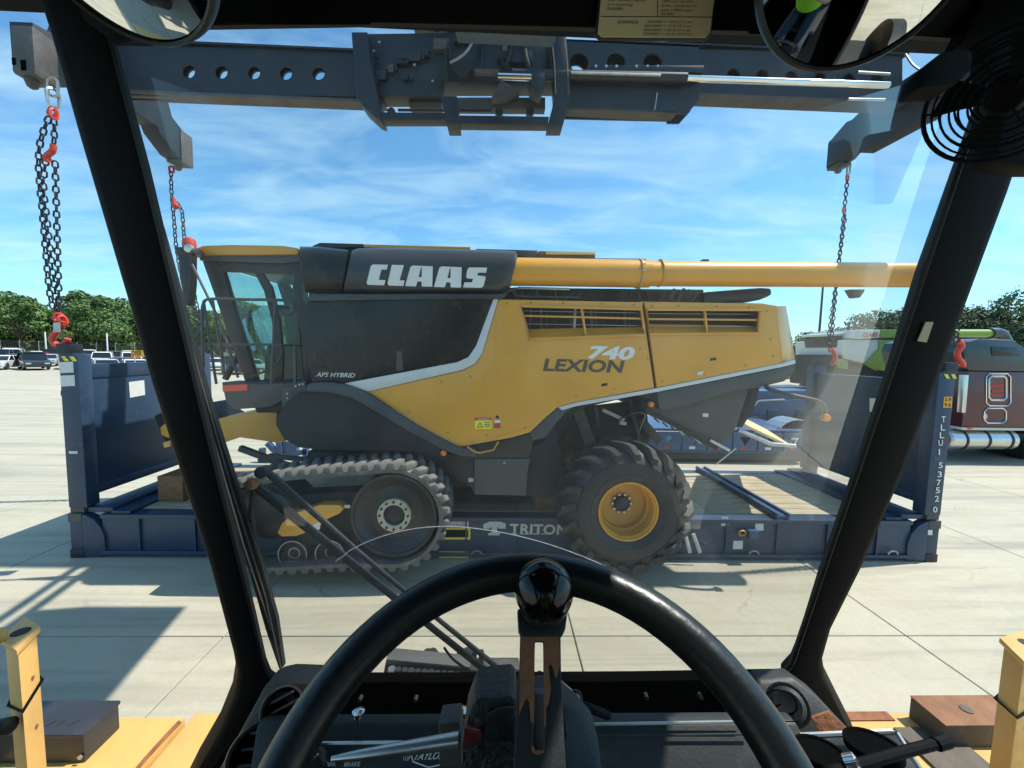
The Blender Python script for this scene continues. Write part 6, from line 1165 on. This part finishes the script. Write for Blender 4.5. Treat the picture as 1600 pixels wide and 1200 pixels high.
cp([(684, 1132), (718, 1128), (722, 1200), (686, 1200)], .47, .03, 'switch_clamp', 'steel_worn', par=sw, bev=.003)
# loose wires right of the column
MB().tube(smoothpath([C(870, 1060, .6), C(884, 1072, .55), C(900, 1090, .53), C(893, 1108, .53), C(905, 1125, .53)]), .0022, 6).build('loose_wire', 'alu', hd)
for q in range(3): MB().tube(circle(C(898, 1098, .53), RT*.6+UP*.1, UP, .012+.002*q, 16), .0018, 5, closed=True).build('wire_coil', ['galv', 'truck_dark', 'dash_grey'][q], hd)
MB().tube(smoothpath([C(903, 1100, .53), C(925, 1108, .53), C(950, 1118, .54)]), .0055, 8).build('wire_plug', 'cab_black', hd); MB().tube(smoothpath([C(900, 1104, .53), C(910, 1115, .53), C(918, 1126, .53)]), .002, 6).build('loose_wire', 'ink_red', hd)
MB().tube(circle(WS(843, 1053, .05), RT, UP, .006, 12), .0018, 5, closed=True).build('split_ring', 'dark', hd)
MB().tube([WS(850, 1060, -.03), WS(830, 1085, -.06)], .0009, 5).build('loose_wire', 'galv', hd)
# --- wiper
wp = MB().tube([WS(a, b, .075) for a, b in ((398, 757), (450, 800), (560, 888), (680, 985), (782, 1066))], [.010, .010, .0085, .0075, .008], 8).build('wiper', 'cab_plastic', hd)
MB().tube([WS(a, b, .075) for a, b in ((412, 733), (440, 757), (560, 862), (690, 972), (806, 1066))], [.008, .008, .0055, .0055, .007], 8).build('wiper_link', 'cab_plastic', wp)
MB().tube(smoothpath([WS(a, b, .08) for a, b in ((694, 1012), (708, 1030), (730, 1046), (748, 1056))]), .003, 6).build('washer_hose', 'cab_black', wp)
c = WS(412, 737, .07); MB().lathe(c, -FW, [(.012, -.01), (.012, .012), (.006, .016)], 16).build('wiper_pivot', 'cab_plastic', wp)
bl = MB().plate([WS(a, b, .06) for a, b in ((241, 350), (249, 352), (285, 480), (330, 640), (372, 770), (408, 880), (432, 968), (443, 1042), (436, 1046), (415, 985), (385, 880), (340, 720), (300, 580), (262, 440))], [], (0, .012, 0)).build('wiper_blade', 'cab_plastic', wp, bev=.002)
MB().tube([WS(a, b, .055) for a, b in ((247, 352), (300, 545), (362, 765), (414, 930), (439, 1044))], .0022, 5).build('blade_spring', 'steel_worn', wp); MB().tube([WS(a, b, .055) for a, b in ((268, 440), (320, 640), (380, 850), (425, 985))], .0018, 5).build('blade_spring', 'galv', wp)
MB().tube([WS(a, b, .07) for a, b in ((398, 750), (392, 800), (405, 880))], .006, 6).build('blade_holder', 'cab_plastic', wp)
c = WS(394, 756, .05); MB().lathe(c, -FW, [(.009, -.01), (.012, 0), (.009, .012), (.002, .016)], 14).build('pivot_cap', 'rust', wp)
# --- fan
fan = thing('cab_fan', C(1575, 148, .50), 'black cab fan with round wire guard at the top right corner', 'fan')
fc = C(1572, 150, .50); fa = (CP-fc).normalized(); fa = (fa+RT*.0-UP*.12).normalized(); e1 = fa.orthogonal().normalized(); e2 = fa.cross(e1)
for k in range(8): rr = .072-.0082*k; MB().tube(circle(fc+fa*(.004+.024*(1-(rr/.072)**2)), e1, e2, rr, 40), .0028 if k == 0 else .0013, 6, closed=True).build('guard_ring', 'cab_black', fan)
for k in range(6): q = PI*k/3+.5; d_ = e1*math.cos(q)+e2*math.sin(q); MB().tube(smoothpath([fc+fa*.026+d_*.012, fc+fa*.021+d_*.038, fc+fa*.003+d_*.072]), .0014, 5).build('guard_spoke', 'cab_black', fan)
MB().lathe(fc-fa*.05, fa, [(.015, 0), (.024, .01), (.024, .04), (.018, .05), (.005, .054)], 24).build('fan_motor', 'cab_black', fan)
for k in range(4):
    q = PI*k/2+.2; d_ = e1*math.cos(q)+e2*math.sin(q); t_ = fa.cross(d_); MB().hexa([fc+d_*.02-t_*.008-fa*.004, fc+d_*.02+t_*.008+fa*.004, fc+d_*.062+t_*.024+fa*.006, fc+d_*.057-t_*.018-fa*.010]+[p+fa*.002 for p in (fc+d_*.02-t_*.008-fa*.004, fc+d_*.02+t_*.008+fa*.004, fc+d_*.062+t_*.024+fa*.006, fc+d_*.057-t_*.018-fa*.010)]).build('fan_blade', 'cab_black', fan)
for k in range(4): rr = .072-.014*k; MB().tube(circle(fc-fa*(.004+.024*(1-(rr/.072)**2)), e1, e2, rr, 36), .0014, 5, closed=True).build('guard_ring', 'cab_black', fan)
cp([(1437, 137), (1446, 104), (1475, 79), (1498, 74), (1523, 76), (1521, 108), (1494, 132)], .47, .03, 'fan_clamp', 'cab_black', par=fan, bev=.006)
cp([(1500, 70), (1545, -20), (1640, -40), (1640, 120), (1560, 140), (1545, 60)], .56, .03, 'fan_bracket', 'cab_black', par=fan, bev=.006)
cp([(1555, 130), (1660, 110), (1660, 262), (1620, 262), (1545, 250), (1560, 190)], .54, .03, 'fan_switch_box', 'cab_black', par=fan, bev=.008)
# --- mirrors
def mirror(px, py, R_px, d, aim, label):
    c = C(px, py, d); r = R_px/FPX*d*1.02; t = thing('convex_mirror', c, label, 'mirror', 'round cab mirrors'); ax = (V(aim).normalized()-(c-CP).normalized()).normalized(); RS_ = .30
    MB().lathe(c, ax, [(max(.0005, r*k/14), math.sqrt(RS_**2-(r*k/14)**2)-math.sqrt(RS_**2-r*r)) for k in range(0, 15)], 64).build('mirror_glass', 'mirror', t, smooth=80)
    MB().lathe(c, ax, [(r*.97, .004), (r*1.0, .006), (r*1.022, .0), (r*1.02, -.012), (r*.8, -.03), (r*.3, -.04)], 64, caps=False).build('mirror_housing', 'cab_plastic', t)
    MB().tube([c-ax*.04, c-ax*.06+UP*.1, c-ax*.06+UP*.22], .008, 8).build('mirror_stay', 'cab_black', t)
mirror(150, -138, 160, .40, (-.70, -.45, -.60), 'round convex mirror cut by the top left frame edge'); mirror(1362, -86, 152, .44, (.10, -.86, -.42), 'round convex mirror at the top right beside the fan')
# --- placard
pc = thing('warning_placard', WS(1025, 0, -.03), 'cream voltage clearance placard with black print hanging from the header', 'placard')
def pq(pts, off, th, nm, mat, bev=0): return MB().plate([WS(a, b, off) for a, b in pts], [], (0, th, 0)).build(nm, mat, pc, bev=bev, smooth=0)
pq([(944, -90), (1128, -90), (1121, -20), (1112, 52), (1105, 61), (938, 60), (930, 54), (936, 0)], -.026, .006, 'placard_back', 'ink', .002)
pq([(947, -88), (1125, -88), (1118, -20), (1109.5, 51), (1103, 58.5), (940, 57.5), (934, 52), (939, 0)], -.028, .001, 'placard_face', 'placard')
pq([(939, 25), (1113, 26), (1113, 26.7), (939, 25.7)], -.0292, .0005, 'rule_line', 'ink'); pq([(1029, -88), (1029.7, -88), (1027.7, 25.5), (1027, 25.5)], -.0292, .0005, 'rule_line', 'ink')
def ptx(s, x0, x1, yb, yt, dy=.6): return text(s, WS(x0, yb, -.029), WS(x1, yb+dy, -.029), WS(x0+.8, yt, -.029), shear=.12, lift=.0006).build('placard_print', 'ink', pc, smooth=0)
for s, x0, x1, yb in (('over 50,000V up to', 949, 1007, 3), ('and including', 948.5, 988, 10), ('750,000V', 947.5, 974, 16.5), ('10 ft (3.1 m) plus', 1035, 1083, 5), ('0.4 in. (10.2mm) for', 1033, 1089, 12), ('each 1,000V over', 1032, 1081, 18.5), ('50,000V', 1031, 1054, 24.5), ('EXAMPLES', 965, 997, 37), ('50,000V = 10 ft (3.1 m)', 1011, 1080, 37), ('250,000V = 17 ft (5.2 m)', 1006, 1079, 43.5), ('500,000V = 25 ft (7.6 m)', 1005, 1078, 50), ('750,000V = 34 ft (10.4 m)', 1004, 1078, 56)): ptx(s, x0, x1, yb, yb-5)

# ================================================================== outside of the handler: deck, posts, chassis, boom
ZK = 1.35
dk = MB().box((-2.7, .9, ZK-.05), (-1.30, 1.625, ZK)).build('deck_plate', 'hyellow', hd, bev=.006); MB().box((-1.27, .9, ZK-.08), (-1.05, 1.64, ZK+.005)).build('deck_rail', 'hyellow', hd, bev=.01)
MB().tube(smoothpath([(-1.305, 1.60, ZK), (-1.31, 1.45, ZK+.002), (-1.305, 1.25, ZK)]), .009, 6).build('rust_edge', 'rust', hd)
MB().box((1.12, .9, ZK-.05), (2.9, 1.62, ZK)).build('deck_plate', 'hyellow', hd, bev=.006); MB().box((1.2, 1.58, ZK+.001), (1.75, 1.622, ZK+.006)).build('rust_edge', 'rust', hd)
def post(A, B, C_, nm='guard_post'):
    A, B, C_ = V(A), V(B), V(C_); zt = B.z; D = A+C_-B; Q = [V((p.x, p.y, ZK-.35)) for p in (A, B, C_, D)]; ctr = sum(Q, V())/4; hgt = zt-ZK+.35
    po = MB().prism(Q, (0, 0, hgt)).build(nm, 'hyellow', hd, bev=.007)
    cap = [V((ctr.x, ctr.y, zt))+(V((p.x, p.y, zt))-V((ctr.x, ctr.y, zt)))*1.24 for p in Q]
    MB().prism(cap, (0, 0, .018)).build('post_cap', 'hyellow', po, bev=.003)
    MB().lathe((ctr.x, ctr.y, zt+.0183), (0, 0, 1), [(.022, 0), (.022, .001)], 14).build('cap_hole', 'dark_matte', po)
    z_ = zt-.20; MB().tube([V((ctr.x, ctr.y, z_+.02*k))+(V((p.x, p.y, z_))-V((ctr.x, ctr.y, z_)))*1.10 for k, p in enumerate(Q)], .0045, 6, closed=True).build('tie_cable', 'cab_black', po)
    for k in range(3): MB().lathe(V((B.x, B.y, zt-.12-.16*k)).lerp(V((C_.x, C_.y, zt-.12-.16*k)), .6)+V((.0, -.002, 0)), (C_-B).cross(V((0, 0, 1))), [(.006, -.004), (.006, .004)], 8).build('post_bolt', 'rust', po)
    MB().tube([V((p.x, p.y, ZK+.004)) for p in [ctr+(q-ctr)*1.04 for q in Q]], .007, 6, closed=True).build('weld_bead', 'hyellow', po)
    return po
p1 = post(W(8, 1012, 1.19), W(28, 1020, 1.15), W(60, 1018, 1.235))
c = W(2, 992, 1.18); MB().lathe(c, (0, -1, .3), [(.022, 0), (.022, .02), (.010, .028)], 14).build('post_eye', 'hyellow', p1, bev=.003)
c = W(8, 1135, 1.13); MB().lathe(c, (1, 0, .2), [(.012, -.05), (.022, -.03), (.022, .015), (.012, .02)], 12).build('cable_plug', 'cab_black', p1)
p2 = post(W(1566, 1030, 1.235), W(1600, 1036, 1.15), W(1640, 1034, 1.19))
bb_ = MB().prism([G(130, 1190, ZK), G(197, 1150, ZK), G(192, 1128, ZK)+V((0, .0, 0)), G(68, 1190, ZK)+V((-.02, .12, 0))], (0, 0, .17)) if False else MB()
c = G(133, 1192, ZK); bx_ = MB().box((c.x-.34, c.y, ZK+.001), (c.x, c.y+.14, ZK+.113)).build('battery_box', 'boxblack', None, loc=(c.x-.17, c.y+.12, ZK), bev=.006); tag(bx_, 'low black equipment box with worn white lettering beside the left yellow post', 'box')
MB().box((c.x-.345, c.y-.004, ZK+.103), (c.x+.004, c.y+.145, ZK+.118)).build('box_lid', 'boxblack', bx_, bev=.004)
m_ = MB()
for k, (dx, sh2) in enumerate(((-.29, 0), (-.25, .01), (-.215, -.01), (-.17, .01), (-.13, 0), (-.09, .012))): m_.bar((c.x+dx, c.y+.03, ZK+.1185), (c.x+dx+sh2+.01, c.y+.055, ZK+.1185), .004, .001)
m_.build('worn_lettering', 'dash_grey', bx_); MB().lathe((c.x-.01, c.y-.004, ZK+.03), (0, -1, 0), [(.008, 0), (.008, .006)], 8).build('box_bolt', 'galv', bx_)
c = V((1.83, 1.46, ZK)); rb = MB().box((c.x, c.y, ZK+.001), (c.x+.36, c.y+.14, ZK+.094)).build('rusty_box', 'rustbox', None, loc=(c.x+.17, c.y+.15, ZK), bev=.004); tag(rb, 'brown steel box with rusty top beside the right yellow post', 'box')
MB().box((c.x-.002, c.y-.002, ZK+.0945), (c.x+.362, c.y+.142, ZK+.1)).build('box_lid', 'rusttop', rb, bev=.002); MB().lathe((c.x+.17, c.y+.07, ZK+.1005), (0, 0, 1), [(.022, 0), (.022, .003), (.01, .004)], 12).build('lid_cap', 'rustbox', rb)
MB().box((c.x-.13, c.y-.40, ZK+.001), (c.x+.10, c.y+.08, ZK+.012)).build('rubber_mat', 'rustbox', None, loc=(c.x-.1, c.y, ZK)); tag(bpy.data.objects['rubber_mat'], 'gritty brown mat lying on the right deck under the rusty box', 'mat')
# hose bank in front of the windscreen
YH = 1.62
hb = MB().prism([W(a, b, YH) for a, b in ((603, 1030), (735, 1042), (735, 1048), (602, 1038))], (0, .07, 0)).build('hose_tray', 'steel_worn', hd, bev=.006)
MB().prism([W(a, b, YH) for a, b in ((590, 1100), (602, 1036), (745, 1047), (780, 1100))], (0, .05, 0)).build('hose_back_plate', 'dark_matte', hd, bev=.006)
for k in range(14):
    px = 612+k*10.2; y_ = 1044+k*.9; MB().tube([W(px, y_, YH-.04), W(px-.5, 1110, YH-.04)], .0125 if k % 3 else .015, 10).build('hose', 'galv' if k == 0 else 'dark_matte', hb)
for px, py in ((668, 1023), (676, 1022), (722, 1023), (730, 1021), (762, 1038), (792, 1040)): c = W(px, py, YH+.2); MB().lathe(c, (0, 0, 1), [(.03, -.06), (.03, 0), (.018, .02)], 10).build('hose_fitting', 'dark_matte', hb)
MB().tube([W(745, 1032, YH+.3), W(810, 1032, YH+.3)], .012, 8).build('guide_pipe', 'steel_dark', hd)
for px in (741, 752): MB().tube([W(px, 1017, YH+.1), W(px, 1060, YH+.1)], .012, 8).build('guide_post', 'steel_dark', hd)
MB().prism([W(a, b, YH) for a, b in ((755, 1044), (812, 1046), (812, 1054), (752, 1052))], (0, .06, 0)).build('hose_tray', 'steel_worn', hd, bev=.004)
# chassis, axles, wheels, counterweight
MB().box((-.95, -8.0, .75), (.95, 1.2, 1.30)).build('chassis', 'hyellow', hd, bev=.03); MB().box((-1.6, -8.6, .7), (1.6, -5.6, 2.6)).build('counterweight', 'hyellow', hd, bev=.08); MB().box((-1.0, -5.5, 1.3), (1.0, -1.9, 3.0)).build('engine_hood', 'hyellow', hd, bev=.05)
MB().box((-1.7, -.75, .68), (1.7, -.25, 1.05)).build('front_axle', 'dark_matte', hd)
for x_, y_ in ((-2.0, -.5), (2.0, -.5), (-1.6, -6.6), (1.6, -6.6)): MB().lathe((x_-.3, y_, .78), (1, 0, 0), [(.3, .06), (.62, 0), (.78, .1), (.78, .5), (.62, .6), (.3, .54)], 32).build('drive_tyre', 'rubber', hd)
# boom above the cab
def boom(x0, x1, ya, za, yb, zb_, h, nm, mat): return MB().hexa([(x0, ya, za), (x1, ya, za), (x1, yb, zb_), (x0, yb, zb_), (x0, ya, za+h), (x1, ya, za+h), (x1, yb, zb_+h), (x0, yb, zb_+h)]).build(nm, mat, hd, bev=.02)
boom(-.60, .60, -7.2, 3.95, 2.2, 5.35, 1.0, 'boom', 'hyellow'); boom(-.55, .55, 2.2, 5.42, 4.95, 6.44, .75, 'boom_inner', 'steel_dark')
MB().box((-.95, -7.6, 1.3), (-.6, -6.4, 4.9)).build('boom_mast', 'hyellow', hd, bev=.03); MB().box((.6, -7.6, 1.3), (.95, -6.4, 4.9)).build('boom_mast', 'hyellow', hd, bev=.03)
for x_ in (-1.15, 1.15): MB().cyl((x_, -3.0, 1.3), (x_, 1.0, 5.3), .13, 16).build('lift_cylinder', 'steel_dark', hd)
for x_ in (-.75, -.95): MB().tube([(x_, -5, 4.5), (x_, 2.0, 5.9), (x_, 4.9, 6.9), (x_, 5.9, 7.3)], .05, 8).build('boom_hose', 'dark_matte', hd)
MB().box((-1.4, 5.9, 7.75), (.62, 7.2, 8.35)).build('boom_head', 'steel_dark', hd, bev=.03)
MB().lathe((-.4, 6.6, W(700, 52, 6.25).z-.05), (0, 0, 1), [(.5, 0), (.5, .35)], 28).build('rotator', 'steel_dark', hd)
# ================================================================== operator behind the camera (seen in the mirrors) and seat
sv = [((0, -.50, 2.22), .15), ((0, -.50, 2.42), .14), ((0, -.47, 2.66), .155), ((0, -.44, 2.76), .07), ((0, -.41, 2.83), .06), ((0, -.40, 2.93), .085), ((0, -.39, 3.02), .075),
      ((-.19, -.46, 2.68), .06), ((-.24, -.30, 2.52), .048), ((-.10, -.10, 2.78), .036), ((.19, -.46, 2.68), .06), ((.24, -.30, 2.52), .048), ((.10, -.10, 2.78), .036),
      ((-.10, -.48, 2.20), .09), ((-.14, -.02, 2.16), .075), ((-.14, .04, 1.74), .05), ((-.14, .16, 1.52), .04), ((.10, -.48, 2.20), .09), ((.14, -.02, 2.16), .075), ((.14, .04, 1.74), .05), ((.14, .16, 1.52), .04)]
se = [(0, 1), (1, 2), (2, 3), (3, 4), (4, 5), (5, 6), (2, 7), (7, 8), (8, 9), (2, 10), (10, 11), (11, 12), (0, 13), (13, 14), (14, 15), (15, 16), (0, 17), (17, 18), (18, 19), (19, 20)]
me = bpy.data.meshes.new('person'); me.from_pydata([p for p, r in sv], se, []); me.materials.append(MT['navy'])
pe = bpy.data.objects.new('person', me); COL.objects.link(pe); tag(pe, 'operator in hard hat and green vest, seen only in the round mirrors', 'person')
sk = pe.modifiers.new('skin', 'SKIN')
for i, (p, r) in enumerate(sv): me.skin_vertices[0].data[i].radius = (r, r)
me.skin_vertices[0].data[0].use_root = True
pe.modifiers.new('sub', 'SUBSURF').levels = 2; pe.modifiers['sub'].render_levels = 2; sk.use_smooth_shade = True
def pchild(mb, nm, mat): o = bpy.data.objects.new(nm, mb.mesh(nm, mat, (0, 0, 0), smooth=70)); COL.objects.link(o); o.parent = pe
pchild(MB().lathe((0, -.39, 2.995), (0, -.1, 1), [(.155, -.005), (.15, .0), (.125, .01), (.12, .06), (.09, .11), (.02, .13)], 28), 'hard_hat', 'hat')
pchild(MB().lathe((0, -.385, 2.93), (0, 0, 1), [(.03, -.125), (.06, -.11), (.085, -.04), (.092, .03), (.085, .07), (.02, .09)], 20), 'face', 'skin')
pchild(MB().lathe((0, -.48, 2.30), (0, .08, 1), [(.18, 0), (.19, .2), (.20, .36), (.12, .44), (.08, .45)], 24), 'safety_vest', 'hivis')
for s in (-1, 1):
    pchild(MB().tube([(s*.19, -.46, 2.69), (s*.235, -.33, 2.555)], [.078, .066], 12), 'sleeve', 'hivis')
    pchild(MB().tube([(s*.24, -.30, 2.52), (s*.10, -.10, 2.78)], [.052, .040], 10), 'forearm', 'skin')
    pchild(MB().lathe((s*.095, -.085, 2.81), (s*-.3, .2, 1), [(.012, -.04), (.036, -.02), (.038, .02), (.03, .045), (.01, .05)], 12), 'hand', 'skin')
    for k in range(4): pchild(MB().tube(smoothpath([(s*.092, -.082+.012*k, 2.845), (s*.075, -.078+.010*k, 2.885), (s*.052, -.072+.010*k, 2.895)]), [.010]*9, 6), 'finger', 'skin')
    pchild(MB().tube(smoothpath([(s*.085, -.10, 2.83), (s*.06, -.105, 2.85), (s*.045, -.10, 2.87)]), [.011]*9, 6), 'thumb', 'skin')
st2 = thing('operator_seat', (0, -.55, 1.46), 'dark operator seat behind the camera, seen only in the mirrors', 'seat')
MB().box((-.25, -.75, 2.00), (.25, -.22, 2.10)).build('seat_cushion', 'seat', st2, bev=.04); MB().box((-.24, -.84, 2.08), (.24, -.72, 2.78)).build('seat_back', 'seat', st2, bev=.05); MB().box((-.18, -.7, 1.46), (.18, -.3, 2.0)).build('seat_base', 'cab_black', st2, bev=.02)
ph = thing('phone', (0, -.07, 2.92), 'dark phone held at the camera position, seen only in the mirrors', 'phone'); MB().box((-.075, -.068, 2.88), (.075, -.060, 2.955)).build('phone_body', 'cab_black', ph, bev=.004)
